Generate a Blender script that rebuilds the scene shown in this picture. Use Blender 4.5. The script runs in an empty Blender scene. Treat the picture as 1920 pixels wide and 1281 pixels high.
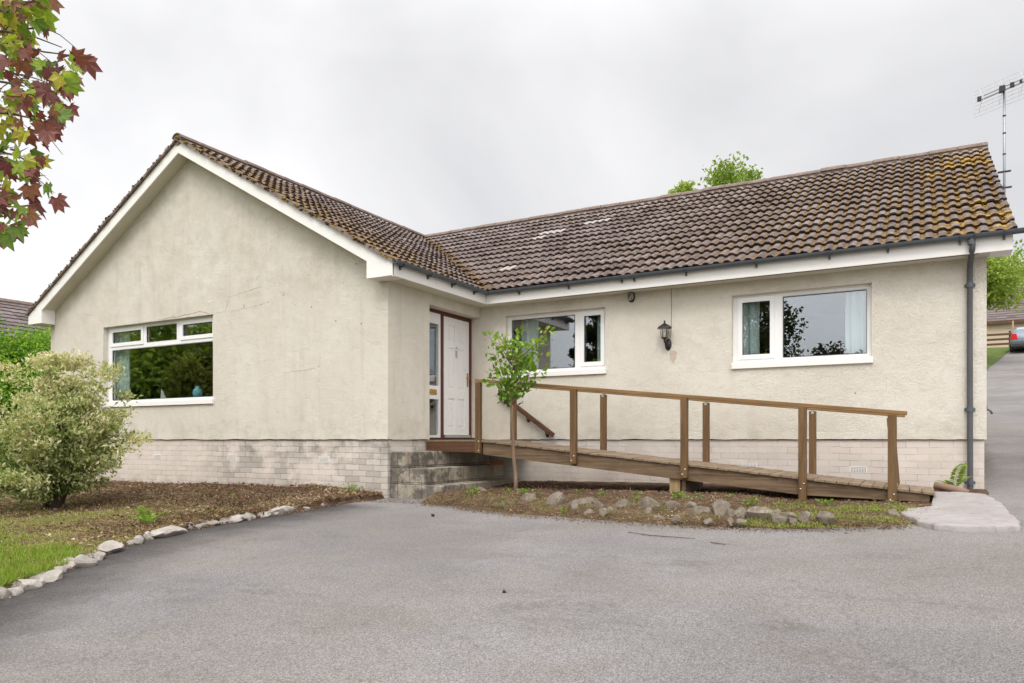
import bpy, bmesh, math, random
import numpy as np
from mathutils import Vector, Matrix
R = math.radians
SC = bpy.context.scene
COL = SC.collection
rng = np.random.default_rng(7)
random.seed(7)

# ------------------------------------------------------------------ camera, sky, sun, exposure
CAM = (6.768, -8.433, 0.0)
YAW = 61.062
cd = bpy.data.cameras.new("camera")
cam = bpy.data.objects.new("camera", cd); COL.objects.link(cam)
cam.location = CAM
cam.rotation_euler = (R(90), 0, R(90 - YAW))          # level camera, looks along (-cos yaw, sin yaw)
cd.sensor_width = 36
cd.lens = 36 * 1375.13 / 1920
cd.shift_x = (960 - 965.2) / 1920
cd.shift_y = 183.5 / 1920
cd.clip_end = 3000
SC.camera = cam

SUN_EL, SUN_AZ = 52, -72      # azimuth of the sun (math angle of the direction towards it, from +X)
w = bpy.data.worlds.new("World"); SC.world = w; w.use_nodes = True
nt = w.node_tree; nt.nodes.clear()
def wn(t, **k):
    n = nt.nodes.new(t)
    for a, b in k.items(): setattr(n, a, b)
    return n
L = nt.links.new
out = wn('ShaderNodeOutputWorld')
sky = wn('ShaderNodeTexSky', sky_type='NISHITA', sun_disc=False, sun_elevation=R(SUN_EL), sun_rotation=R(90 - SUN_AZ))
bg1 = wn('ShaderNodeBackground'); bg1.inputs[1].default_value = 0.06
L(sky.outputs[0], bg1.inputs[0])
tc = wn('ShaderNodeTexCoord')
mp = wn('ShaderNodeMapping'); mp.inputs['Scale'].default_value = (1.0, 1.0, 1.35); mp.inputs['Location'].default_value = (3.1, 0.7, 0.2)
L(tc.outputs['Generated'], mp.inputs[0])
n1 = wn('ShaderNodeTexNoise'); n1.inputs['Scale'].default_value = 1.7; n1.inputs['Detail'].default_value = 5; n1.inputs['Roughness'].default_value = .5; n1.inputs['Distortion'].default_value = .4
L(mp.outputs[0], n1.inputs[0])
cr = wn('ShaderNodeValToRGB')
cr.color_ramp.elements[0].position = .32; cr.color_ramp.elements[0].color = (.58, .58, .595, 1)
cr.color_ramp.elements[1].position = .68; cr.color_ramp.elements[1].color = (.85, .845, .855, 1)
L(n1.outputs[0], cr.inputs[0])
sx = wn('ShaderNodeSeparateXYZ'); L(tc.outputs['Generated'], sx.inputs[0])
zen = wn('ShaderNodeMapRange'); L(sx.outputs[2], zen.inputs[0])            # overcast sky: brighter towards the zenith
zen.inputs[1].default_value = .45; zen.inputs[2].default_value = 1.0; zen.inputs[3].default_value = 1.0; zen.inputs[4].default_value = 2.1
dt = wn('ShaderNodeVectorMath', operation='DOT_PRODUCT'); L(tc.outputs['Generated'], dt.inputs[0]); dt.inputs[1].default_value = (-.87, .47, .16)
gl = wn('ShaderNodeMapRange', interpolation_type='SMOOTHSTEP'); L(dt.outputs['Value'], gl.inputs[0])
gl.inputs[1].default_value = .90; gl.inputs[2].default_value = 1.0; gl.inputs[3].default_value = 1.0; gl.inputs[4].default_value = 1.24
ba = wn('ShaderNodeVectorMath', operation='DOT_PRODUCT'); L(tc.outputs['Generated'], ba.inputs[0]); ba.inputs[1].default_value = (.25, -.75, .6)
gb = wn('ShaderNodeMapRange', interpolation_type='SMOOTHSTEP'); L(ba.outputs['Value'], gb.inputs[0])   # added glow in the unseen sky around the sun, brightens the walls
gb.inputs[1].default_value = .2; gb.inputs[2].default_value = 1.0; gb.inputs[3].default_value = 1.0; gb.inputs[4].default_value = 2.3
m1 = wn('ShaderNodeMath', operation='MULTIPLY'); L(zen.outputs[0], m1.inputs[0]); L(gl.outputs[0], m1.inputs[1])
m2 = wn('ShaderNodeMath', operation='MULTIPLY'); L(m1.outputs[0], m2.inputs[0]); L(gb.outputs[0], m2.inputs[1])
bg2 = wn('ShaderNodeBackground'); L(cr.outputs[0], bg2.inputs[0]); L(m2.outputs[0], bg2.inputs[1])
mx = wn('ShaderNodeMixShader'); mx.inputs[0].default_value = .93
L(bg1.outputs[0], mx.inputs[1]); L(bg2.outputs[0], mx.inputs[2]); L(mx.outputs[0], out.inputs[0])

sd = bpy.data.lights.new("sun", 'SUN'); sd.energy = 1.1; sd.angle = R(22); sd.color = (1, .965, .91)
sun = bpy.data.objects.new("sun", sd); COL.objects.link(sun)
sv = Vector((math.cos(R(SUN_EL)) * math.cos(R(SUN_AZ)), math.cos(R(SUN_EL)) * math.sin(R(SUN_AZ)), math.sin(R(SUN_EL))))
sun.rotation_euler = sv.to_track_quat('Z', 'Y').to_euler()
SC.view_settings.view_transform = 'Standard'; SC.view_settings.look = 'None'
SC.view_settings.gamma = 1; SC.view_settings.exposure = 0.30
SC.render.engine = 'CYCLES'
SC.cycles.max_bounces = 8; SC.cycles.transparent_max_bounces = 12

# ------------------------------------------------------------------ helpers: objects
def tag(o, label=None, cat=None, group=None, kind=None):
    if label: o['label'] = label
    if cat: o['category'] = cat
    if group: o['group'] = group
    if kind: o['kind'] = kind
    return o
def empty(name, loc=(0, 0, 0), rz=0):
    o = bpy.data.objects.new(name, None); COL.objects.link(o)
    o.location = loc; o.rotation_euler.z = rz; o.empty_display_size = .2
    return o
def meshobj(name, verts, faces, mat, parent=None, smooth=False, attrs=None):
    me = bpy.data.meshes.new(name)
    me.from_pydata([tuple(map(float, v)) for v in verts], [], [tuple(int(i) for i in f) for f in faces])
    if mat: me.materials.append(mat)
    if smooth: me.polygons.foreach_set('use_smooth', [True] * len(me.polygons))
    for k, a in (attrs or {}).items():
        at = me.attributes.new(k, 'FLOAT', 'POINT'); at.data.foreach_set('value', np.asarray(a, dtype=np.float32))
    me.update()
    o = bpy.data.objects.new(name, me); COL.objects.link(o)
    if parent: o.parent = parent
    return o
class MB:
    """collects shapes and links them as ONE mesh object"""
    def __init__(s): s.v = []; s.f = []
    def add(s, v, f):
        b = len(s.v); s.v += [tuple(p) for p in v]; s.f += [tuple(i + b for i in q) for q in f]; return s
    def box(s, x0, x1, y0, y1, z0, z1):
        return s.add([(x0, y0, z0), (x1, y0, z0), (x1, y1, z0), (x0, y1, z0), (x0, y0, z1), (x1, y0, z1), (x1, y1, z1), (x0, y1, z1)],
                     [(3, 2, 1, 0), (4, 5, 6, 7), (0, 1, 5, 4), (1, 2, 6, 5), (2, 3, 7, 6), (3, 0, 4, 7)])
    def hexa(s, p):      # 8 points: bottom ring, top ring
        return s.add(p, [(3, 2, 1, 0), (4, 5, 6, 7), (0, 1, 5, 4), (1, 2, 6, 5), (2, 3, 7, 6), (3, 0, 4, 7)])
    def bar(s, a, b, wd, ht, up=(0, 0, 1)):
        a = Vector(a); b = Vector(b); d = (b - a).normalized(); up = Vector(up)
        sd_ = d.cross(up)
        if sd_.length < 1e-4: sd_ = d.cross(Vector((1, 0, 0)))
        sd_.normalize(); u = sd_.cross(d).normalized()
        p = []
        for c in (a, b):
            for i, j in ((-1, -1), (1, -1), (1, 1), (-1, 1)): p.append(c + sd_ * (i * wd / 2) + u * (j * ht / 2))
        return s.add(p, [(0, 1, 2, 3), (7, 6, 5, 4), (1, 0, 4, 5), (2, 1, 5, 6), (3, 2, 6, 7), (0, 3, 7, 4)])
    def tube(s, pts, rad, n=8, cap=True):
        pts = [Vector(p) for p in pts]
        if not hasattr(rad, '__len__'): rad = [rad] * len(pts)
        rings = []
        prev = None
        for i, p in enumerate(pts):
            d = (pts[min(i + 1, len(pts) - 1)] - pts[max(i - 1, 0)]).normalized()
            if prev is None:
                a = d.cross(Vector((0, 0, 1)))
                if a.length < 1e-3: a = d.cross(Vector((1, 0, 0)))
            else:
                a = prev - d * prev.dot(d)
            a.normalize(); prev = a; b = d.cross(a)
            rings.append([p + a * (rad[i] * math.cos(2 * math.pi * k / n)) + b * (rad[i] * math.sin(2 * math.pi * k / n)) for k in range(n)])
        v = [q for r in rings for q in r]; f = []
        for i in range(len(pts) - 1):
            for k in range(n):
                k2 = (k + 1) % n
                f.append((i * n + k, i * n + k2, (i + 1) * n + k2, (i + 1) * n + k))
        if cap:
            f.append(tuple(range(n))[::-1]); f.append(tuple((len(pts) - 1) * n + k for k in range(n)))
        return s.add(v, f)
    def lathe(s, prof, c=(0, 0, 0), n=20):
        v = []; f = []
        for r, z in prof:
            for k in range(n): v.append((c[0] + r * math.cos(2 * math.pi * k / n), c[1] + r * math.sin(2 * math.pi * k / n), c[2] + z))
        for i in range(len(prof) - 1):
            for k in range(n):
                k2 = (k + 1) % n; f.append((i * n + k, i * n + k2, (i + 1) * n + k2, (i + 1) * n + k))
        f.append(tuple(range(n))[::-1]); f.append(tuple((len(prof) - 1) * n + k for k in range(n)))
        return s.add(v, f)
    def build(s, name, mat, parent=None, smooth=False, bevel=0, autosm=False):
        o = meshobj(name, s.v, s.f, mat, parent, smooth)
        if bevel:
            m = o.modifiers.new('bevel', 'BEVEL'); m.width = bevel; m.segments = 2; m.limit_method = 'ANGLE'; m.angle_limit = R(40)
        if autosm:
            o.data.polygons.foreach_set('use_smooth', [True] * len(o.data.polygons))
            e = o.modifiers.new('split', 'EDGE_SPLIT'); e.split_angle = R(38)
        return o
def at(px, py, d):
    """a point of the place d metres deep, seen at a pixel of the 1920 px photograph"""
    t = (px - 965.2) / 1375.13; a = R(YAW); S, C = math.sin(a), math.cos(a)
    return Vector((CAM[0] + d * (t * S - C), CAM[1] + d * (t * C + S), d * (824 - py) / 1375.13))
def smooth01(x):
    x = np.clip(x, 0, 1); return x * x * (3 - 2 * x)
def vnoise(x, y, s=1.0, seed=0):
    """cheap smooth value noise, -1..1"""
    x = np.asarray(x, float) * s + seed * 17.3; y = np.asarray(y, float) * s + seed * 7.1
    xi = np.floor(x); yi = np.floor(y); fx = x - xi; fy = y - yi
    fx = fx * fx * (3 - 2 * fx); fy = fy * fy * (3 - 2 * fy)
    def h(a, b):
        q = np.sin(a * 127.1 + b * 311.7 + seed * 3.7) * 43758.5453
        return (q - np.floor(q)) * 2 - 1
    return (h(xi, yi) * (1 - fx) + h(xi + 1, yi) * fx) * (1 - fy) + (h(xi, yi + 1) * (1 - fx) + h(xi + 1, yi + 1) * fx) * fy

# ------------------------------------------------------------------ helpers: materials
class G:
    def __init__(s, name):
        s.m = bpy.data.materials.new(name); s.m.use_nodes = True
        s.t = s.m.node_tree; s.t.nodes.clear(); s.o = s.t.nodes.new('ShaderNodeOutputMaterial')
        s.oc = s.t.nodes.new('ShaderNodeTexCoord').outputs['Object']
    def n(s, ty, **k):
        x = s.t.nodes.new(ty)
        for a, b in k.items(): setattr(x, a, b)
        return x
    def put(s, sock, v):
        if v is None: return
        if isinstance(v, bpy.types.NodeSocket): s.t.links.new(v, sock)
        elif hasattr(v, '__len__') and len(v) == 3 and sock.type == 'RGBA': sock.default_value = (*v, 1)
        else: sock.default_value = v
    def mapv(s, vec=None, scale=(1, 1, 1), loc=(0, 0, 0), rot=(0, 0, 0)):
        x = s.n('ShaderNodeMapping'); s.put(x.inputs[0], vec or s.oc); x.inputs['Scale'].default_value = scale
        x.inputs['Location'].default_value = loc; x.inputs['Rotation'].default_value = rot
        return x.outputs[0]
    def noise(s, scale, detail=3, rough=.55, vec=None, dist=0):
        x = s.n('ShaderNodeTexNoise'); s.put(x.inputs['Vector'], vec or s.oc)
        x.inputs['Scale'].default_value = scale; x.inputs['Detail'].default_value = detail; x.inputs['Roughness'].default_value = rough
        x.inputs['Distortion'].default_value = dist
        return x.outputs['Fac']
    def voro(s, scale, feature='F1', outp='Distance', vec=None, rnd=1):
        x = s.n('ShaderNodeTexVoronoi', feature=feature); s.put(x.inputs['Vector'], vec or s.oc); x.inputs['Scale'].default_value = scale
        x.inputs['Randomness'].default_value = rnd
        return x.outputs[outp]
    def ramp(s, fac, *stops):
        x = s.n('ShaderNodeValToRGB'); e = x.color_ramp.elements
        while len(e) < len(stops): e.new(.5)
        for i, (p, c) in enumerate(stops):
            e[i].position = p; e[i].color = (*c, 1) if hasattr(c, '__len__') else (c, c, c, 1)
        s.put(x.inputs[0], fac); return x.outputs[0]
    def mr(s, v, a, b, c=0, d=1, smooth=True):
        x = s.n('ShaderNodeMapRange'); x.interpolation_type = 'SMOOTHSTEP' if smooth else 'LINEAR'
        s.put(x.inputs[0], v)
        for i, q in enumerate((a, b, c, d)): x.inputs[1 + i].default_value = q
        return x.outputs[0]
    def mix(s, f, a, b, mode='MIX'):
        x = s.n('ShaderNodeMix', data_type='RGBA', blend_type=mode)
        s.put(x.inputs[0], f); s.put(x.inputs[6], a); s.put(x.inputs[7], b); return x.outputs[2]
    def math(s, op, a, b=None):
        x = s.n('ShaderNodeMath', operation=op); s.put(x.inputs[0], a)
        if b is not None: s.put(x.inputs[1], b)
        return x.outputs[0]
    def xyz(s, vec=None):
        x = s.n('ShaderNodeSeparateXYZ'); s.put(x.inputs[0], vec or s.oc); return x.outputs
    def comb(s, x_, y_, z_):
        x = s.n('ShaderNodeCombineXYZ')
        for i, q in enumerate((x_, y_, z_)): s.put(x.inputs[i], q)
        return x.outputs[0]
    def attr(s, name):
        x = s.n('ShaderNodeAttribute', attribute_name=name); return x.outputs['Fac']
    def bump(s, h, strength=.5, dist=.01, normal=None):
        x = s.n('ShaderNodeBump'); s.put(x.inputs['Height'], h); x.inputs['Strength'].default_value = strength; x.inputs['Distance'].default_value = dist
        s.put(x.inputs['Normal'], normal); return x.outputs[0]
    def pr(s, color, rough=.8, normal=None, spec=.4, metal=0):
        x = s.n('ShaderNodeBsdfPrincipled'); s.put(x.inputs['Base Color'], color); s.put(x.inputs['Roughness'], rough)
        s.put(x.inputs['Normal'], normal); s.put(x.inputs['Specular IOR Level'], spec); s.put(x.inputs['Metallic'], metal)
        return x.outputs[0]
    def done(s, sh):
        s.t.links.new(sh, s.o.inputs[0]); return s.m
def plain(name, c, rough=.5, var=.12, scale=9, spec=.4, metal=0, bump=0):
    g = G(name)
    f = g.noise(scale, 4)
    col = g.mix(f, tuple(x * (1 - var) for x in c), tuple(min(1, x * (1 + var)) for x in c))
    nrm = g.bump(g.noise(scale * 8, 3), bump, .004) if bump else None
    return g.done(g.pr(col, g.mr(g.noise(scale * 2, 3), .3, .7, max(0, rough - .08), min(1, rough + .08)), nrm, spec, metal))

def m_render(name='cream_harling'):
    g = G(name)
    X = g.xyz()
    big = g.noise(.9, 5, .6); med = g.noise(5, 4, .6)
    c = g.mix(g.mr(big, .35, .65), (.685, .632, .535), (.745, .698, .61))
    c = g.mix(g.math('MULTIPLY', g.mr(med, .45, .8), .6), c, (.63, .575, .50))
    # rain streaks run down the wall
    st = g.noise(1, 4, .65, g.mapv(scale=(5.5, 5.5, .45)))
    c = g.mix(g.math('MULTIPLY', g.math('MULTIPLY', g.mr(st, .52, .78), g.mr(X[0], -.1, .6, .34, .14)), 1.0), c, (.46, .41, .33))
    # greyer, dirtier left wing
    wing = g.math('MULTIPLY', g.mr(X[0], -1.5, .4, 1, 0), g.mr(g.noise(.55, 4, .6), .35, .7, .15, .8))
    c = g.mix(g.math('MULTIPLY', wing, .4), c, (.58, .525, .45))
    # damp tide mark above the base course
    tide = g.math('MULTIPLY', g.mr(X[2], 0, .42, 1, 0), g.mr(g.noise(2.5, 5, .7), .4, .7))
    c = g.mix(g.math('MULTIPLY', tide, .4), c, (.44, .40, .30))
    # mottled olive tone, stronger towards the eaves line and above
    upper_tone = g.math('MULTIPLY', g.mr(X[2], 1.95, 2.35, 0, 1), g.mr(g.noise(3, 4, .7), .35, .75))
    c = g.mix(g.math('MULTIPLY', upper_tone, .35), c, (.40, .36, .24))
    # little chips
    ch = g.mr(g.voro(2.2), .018, .03, 1, 0)
    c = g.mix(g.math('MULTIPLY', ch, .75), c, (.22, .17, .11))
    h = g.math('ADD', g.math('MULTIPLY', g.noise(58, 4, .65), 1.3), g.math('MULTIPLY', g.mr(g.voro(95), 0, .6, 1, 0), .7))
    h2 = g.noise(5, 3)
    c = g.mix(g.math('MULTIPLY', g.mr(g.noise(30, 4, .7), .35, .7), .13), c, (.52, .46, .37))
    return g.done(g.pr(c, .93, g.bump(h, .8, .011, g.bump(h2, .35, .05)), .2))
def m_plinth():
    g = G('painted_brick')
    X = g.xyz()
    v = g.comb(g.math('ADD', X[0], X[1]), X[2], 0.0)
    warp = g.noise(2.2, 4, .7)
    v2 = g.comb(g.math('ADD', g.math('ADD', X[0], X[1]), 0.0), g.math('ADD', X[2], g.math('MULTIPLY', warp, .045)), 0.0)
    b = g.n('ShaderNodeTexBrick'); g.put(b.inputs['Vector'], v2)
    b.inputs['Scale'].default_value = 1; b.inputs['Mortar Size'].default_value = .0034; b.inputs['Mortar Smooth'].default_value = .35
    b.inputs['Brick Width'].default_value = .27; b.inputs['Row Height'].default_value = .088; b.inputs['Bias'].default_value = 0
    b.inputs['Color1'].default_value = (.61, .535, .47, 1); b.inputs['Color2'].default_value = (.665, .59, .525, 1); b.inputs['Mortar'].default_value = (.59, .525, .465, 1)
    fac = b.outputs['Fac']
    crackmask = g.mr(g.noise(4.5, 4, .7), .44, .6)
    paint = g.mix(g.math('MULTIPLY', fac, g.math('MULTIPLY', g.mr(crackmask, 0, 1, .10, .85), g.mr(X[0], .2, 1.0, 1, .8))), b.outputs['Color'], (.27, .21, .17))
    paint = g.mix(g.math('MULTIPLY', g.mr(g.noise(2, 5, .7), .46, .72), .6), paint, (.50, .45, .39))
    # bare, weathered grey bricks on the wing
    b2 = g.n('ShaderNodeTexBrick'); g.put(b2.inputs['Vector'], v2)
    b2.inputs['Scale'].default_value = 1; b2.inputs['Mortar Size'].default_value = .0045; b2.inputs['Mortar Smooth'].default_value = .2
    b2.inputs['Brick Width'].default_value = .27; b2.inputs['Row Height'].default_value = .088
    b2.inputs['Color1'].default_value = (.34, .31, .275, 1); b2.inputs['Color2'].default_value = (.56, .505, .45, 1); b2.inputs['Mortar'].default_value = (.20, .165, .135, 1)
    z1 = g.math('MULTIPLY', g.mr(X[0], -4.6, -3.2), g.mr(X[0], .4, -.05, 0, 1))
    z1 = g.math('MULTIPLY', z1, g.mr(X[1], 3, 2, 0, 1))
    wmask = g.math('MULTIPLY', z1, g.mr(g.noise(1.3, 4, .7), .42, .56))
    col = g.mix(g.math('MULTIPLY', wmask, .8), paint, b2.outputs['Color'])
    soot = g.math('MULTIPLY', g.math('MULTIPLY', z1, g.mr(g.noise(2.7, 5, .75), .50, .66)), g.mr(X[2], -.45, -.1, .1, 1))
    col = g.mix(g.math('MULTIPLY', soot, .55), col, (.15, .135, .12))
    dirt = g.math('MULTIPLY', g.mr(X[2], -.9, -.45, 1, 0), g.mr(g.noise(6, 4, .7), .3, .7))
    col = g.mix(g.math('MULTIPLY', dirt, .6), col, (.26, .21, .16))
    h = g.math('ADD', g.math('MULTIPLY', fac, -1.0), g.math('MULTIPLY', g.noise(60, 3), .35))
    return g.done(g.pr(col, .85, g.bump(h, .5, .006), .25))
def m_tiles(name='mossy_roof_tile'):
    g = G(name)
    X = g.xyz(); tint = g.attr('tint'); pan = g.attr('pan')
    c = g.ramp(tint, (0, (.075, .054, .049)), (.5, (.135, .106, .099)), (.93, (.21, .172, .162)), (1, (.42, .38, .36)))
    c = g.mix(g.mr(g.noise(9, 5, .7), .45, .75), c, (.275, .23, .215))
    c = g.mix(g.mr(g.noise(45, 4, .7), .55, .8), c, (.07, .05, .042))
    # dead brown moss lies in the channels
    mo = g.math('MULTIPLY', g.mr(g.noise(14, 4, .7), .36, .56), g.mr(pan, .25, .85))
    mo = g.math('MULTIPLY', mo, g.mr(g.noise(.7, 4, .6), .33, .62, .45, 1))
    c = g.mix(g.math('MULTIPLY', mo, .85), c, g.ramp(g.noise(25, 3), (.35, (.085, .042, .015)), (.7, (.17, .10, .03))))
    # ochre lichen: in the channels towards the right verge, brightest on the verge itself, and by the wing's front verge
    zr = g.mr(X[0], .8, 7.0); ze = g.math('MULTIPLY', g.mr(X[0], 6.2, 7.7), g.mr(g.noise(1.1, 3, .6), .35, .6))
    zw = g.math('MULTIPLY', g.mr(X[1], 3.4, .1), g.mr(X[0], 1.2, .4, 0, 1))
    zone = g.math('MAXIMUM', zr, zw)
    base = g.math('ADD', g.math('ADD', g.noise(11, 6, .8), g.math('MULTIPLY', pan, .17)), g.math('MULTIPLY', zw, .09))
    li = g.math('MULTIPLY', g.mr(g.math('ADD', base, g.math('MULTIPLY', ze, .08)), .57, .68), zone)
    c = g.mix(g.math('MULTIPLY', li, .85), c, g.ramp(g.noise(34, 4, .7), (.3, (.10, .048, .014)), (.52, (.20, .12, .042)), (.72, (.31, .225, .09)), (.85, (.40, .33, .20))))
    sp = g.math('MULTIPLY', g.mr(g.math('ADD', g.noise(4.2, 5, .75, g.mapv(loc=(2, 5, 1))), g.math('MULTIPLY', ze, .13)), .615, .66), g.math('MAXIMUM', g.mr(X[0], 3.5, 6.5), g.math('MULTIPLY', zw, .8)))
    c = g.mix(g.math('MULTIPLY', sp, .85), c, g.ramp(g.noise(40, 3), (.35, (.32, .185, .035)), (.65, (.52, .34, .07))))
    va = g.math('ABSOLUTE', g.math('SUBTRACT', g.math('ADD', X[0], X[1]), 2.50))
    vm_ = g.math('MULTIPLY', g.mr(g.math('ADD', va, g.math('MULTIPLY', g.noise(9, 5, .7), .35)), .15, .55, 1, 0), g.mr(X[0], .6, .4, 0, 1))
    c = g.mix(g.math('MULTIPLY', vm_, .8), c, g.ramp(g.noise(25, 4), (.35, (.06, .032, .015)), (.7, (.17, .09, .025))))
    # pale lichen crusts
    pl = g.mr(g.math('ADD', g.math('ADD', g.noise(17, 4, .7), g.mr(g.noise(1.3, 3), .3, .7, -.06, .06)), g.mr(X[2], 4.4, 5.0, 0, .11)), .63, .70)
    c = g.mix(g.math('MULTIPLY', pl, .55), c, (.42, .37, .33))
    h = g.math('ADD', g.noise(70, 4, .7), g.math('MULTIPLY', g.math('ADD', mo, li), 1.2))
    return g.done(g.pr(c, .9, g.bump(h, .6, .008), .25))
def m_wood(name, c1, c2, axis, rough=.6, fine=1.0, wear=(.30, .24, .17)):
    g = G(name)
    s = {'x': (.7, 14, 14), 'y': (14, .7, 14), 'z': (14, 14, .7)}[axis]
    v = g.mapv(scale=s)
    a = g.noise(1.6 * fine, 5, .65, v, .7); b = g.noise(7 * fine, 4, .6, v)
    c = g.mix(g.mr(a, .3, .7), c1, c2)
    c = g.mix(g.math('MULTIPLY', g.mr(b, .5, .75), .55), c, tuple(q * .45 for q in c1))
    c = g.mix(g.math('MULTIPLY', g.mr(g.noise(2.3, 5, .7), .55, .8), .45), c, wear)
    return g.done(g.pr(c, rough, g.bump(b, .35, .003), .35))
def m_asphalt():
    g = G('worn_tarmac')
    ed = g.attr('edge')
    c = g.mix(g.mr(g.noise(.45, 5, .6), .36, .66), (.19, .178, .174), (.25, .236, .232))
    c = g.mix(g.math('MULTIPLY', g.mr(g.noise(1.9, 6, .72), .5, .72), .38), c, (.175, .155, .14))
    c = g.mix(g.math('MULTIPLY', g.mr(g.noise(.35, 4, .6, g.mapv(loc=(8, 3, 0))), .48, .62), .5), c, (.245, .222, .195))
    c = g.mix(g.math('MULTIPLY', g.mr(g.noise(.8, 5, .65, g.mapv(loc=(5, 2, 0))), .5, .72), .5), c, (.185, .16, .138))
    # darker, newer strip along the stones
    c = g.mix(g.math('MULTIPLY', g.mr(g.math('ADD', ed, g.math('MULTIPLY', g.noise(2.2, 5, .7), .9)), .45, 1.75, 1, 0), .92), c, (.045, .04, .038))
    st = g.voro(190, 'F1', 'Color')
    gs = g.n('ShaderNodeRGBToBW'); g.put(gs.inputs[0], st)
    c = g.mix(.6, c, g.ramp(gs.outputs[0], (.1, .10), (.5, .46), (.9, .92)), 'OVERLAY')
    sp = g.mr(g.noise(42, 6, .9), .56, .68)
    c = g.mix(g.math('MULTIPLY', sp, .6), c, (.085, .078, .07))
    pt = g.math('MULTIPLY', g.mr(g.noise(.9, 6, .75, g.mapv(loc=(2.2, 7, 0), scale=(1, 1.7, 1))), .54, .66), g.mr(g.noise(22, 5, .75), .38, .6))
    c = g.mix(g.math('MULTIPLY', pt, .5), c, (.12, .106, .096))
    lt = g.mr(g.noise(70, 4, .8), .62, .72)
    c = g.mix(g.math('MULTIPLY', lt, .3), c, (.42, .40, .385))
    # a few worn-through hollows
    ho = g.math('MULTIPLY', g.mr(g.noise(1.25, 4, .6, g.mapv(loc=(1.7, 9, 0))), .64, .72), g.mr(g.noise(16, 4, .7), .35, .55))
    c = g.mix(g.math('MULTIPLY', ho, .5), c, (.11, .095, .075))
    W_ = g.xyz()
    wash = g.math('MULTIPLY', g.math('MULTIPLY', g.mr(W_[0], 9.6, 7.6), g.mr(W_[1], 2.2, 4)), g.math('MULTIPLY', g.mr(W_[1], 12, 6), g.mr(g.noise(.8, 5, .7), .35, .6)))
    c = g.mix(g.math('MULTIPLY', wash, .45), c, (.13, .10, .08))
    # fine cracks
    ck = g.mr(g.voro(.55, 'DISTANCE_TO_EDGE', 'Distance', g.mapv(vec=g.comb(*[g.math('ADD', q, g.math('MULTIPLY', g.noise(2.5, 5, .7, g.mapv(loc=(i * 9, 0, 0))), .55)) for i, q in enumerate(g.xyz())]))), .0, .006, 1, 0)
    ck = g.math('MULTIPLY', ck, g.mr(g.noise(.6, 3, .6, g.mapv(loc=(4, 4, 0))), .52, .62))
    c = g.mix(g.math('MULTIPLY', ck, .32), c, (.07, .062, .055))
    h = g.math('ADD', g.voro(150), g.math('MULTIPLY', g.noise(30, 4), .8))
    return g.done(g.pr(c, .9, g.bump(h, .8, .006, g.bump(g.noise(2.5, 3), .25, .03)), .25))
def m_soil():
    g = G('leafy_soil')
    c = g.ramp(g.noise(6, 6, .75), (.3, (.045, .028, .018)), (.5, (.105, .064, .042)), (.72, (.20, .135, .088)))
    gr = g.attr('green')
    c = g.mix(g.math('MULTIPLY', gr, g.mr(g.noise(5, 5, .7), .35, .6)), c, g.ramp(g.noise(20, 4), (.3, (.075, .10, .02)), (.7, (.21, .20, .055))))
    h = g.math('ADD', g.noise(25, 5, .7), g.voro(40))
    return g.done(g.pr(c, .95, g.bump(h, .9, .02), .15))
def m_grassground():
    g = G('rough_grass_ground')
    c = g.ramp(g.noise(1.2, 6, .7), (.3, (.06, .09, .022)), (.55, (.11, .15, .035)), (.75, (.17, .17, .06)))
    return g.done(g.pr(c, .95, g.bump(g.noise(18, 5, .7), .8, .05), .15))
def m_leaf(name, stops, trans=.35, rough=.5, spec=.35):
    g = G(name)
    c = g.ramp(g.attr('tint'), *stops)
    c = g.mix(g.mr(g.noise(60, 3), .35, .7, 0, .3), c, tuple(q * .55 for q in stops[0][1]))
    p = g.pr(c, rough, None, spec)
    t = g.n('ShaderNodeBsdfTranslucent'); g.put(t.inputs[0], g.mix(1.0, c, (1.0, 1.0, .55), 'MULTIPLY'))
    m = g.n('ShaderNodeMixShader'); m.inputs[0].default_value = trans
    g.t.links.new(p, m.inputs[1]); g.t.links.new(t.outputs[0], m.inputs[2])
    return g.done(m.outputs[0])
def m_glass(name='window_glass', refl=.20, tint=(.93, .96, .955)):
    g = G(name)
    t = g.n('ShaderNodeBsdfTransparent'); g.put(t.inputs[0], tint)
    gl_ = g.n('ShaderNodeBsdfGlossy'); g.put(gl_.inputs['Color'], (.84, .87, .91)); g.put(gl_.inputs['Roughness'], .0)
    g.put(gl_.inputs['Normal'], g.bump(g.noise(1.3, 2), .05, .02))
    lw = g.n('ShaderNodeLayerWeight'); lw.inputs[0].default_value = .5
    f = g.mr(g.math('POWER', lw.outputs['Facing'], 4.0), 0, 1, refl, 1.0, False)
    m = g.n('ShaderNodeMixShader'); g.put(m.inputs[0], f)
    g.t.links.new(t.outputs[0], m.inputs[1]); g.t.links.new(gl_.outputs[0], m.inputs[2])
    return g.done(m.outputs[0])
def m_stone(name, c1, c2, moss=.4):
    g = G(name)
    oi = g.n('ShaderNodeObjectInfo').outputs['Random']
    c = g.mix(g.mr(g.noise(9, 6, .7), .3, .7), c1, c2)
    c = g.mix(g.math('MULTIPLY', oi, .45), c, tuple(q * .62 for q in c1))
    c = g.mix(g.math('MULTIPLY', g.mr(g.noise(14, 5, .7), .52, .68), moss), c, (.10, .095, .035))
    c = g.mix(g.math('MULTIPLY', g.mr(g.noise(30, 4, .7), .6, .72), .5), c, (.10, .085, .07))
    return g.done(g.pr(c, .88, g.bump(g.noise(28, 5, .7), .7, .012), .25))
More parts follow.
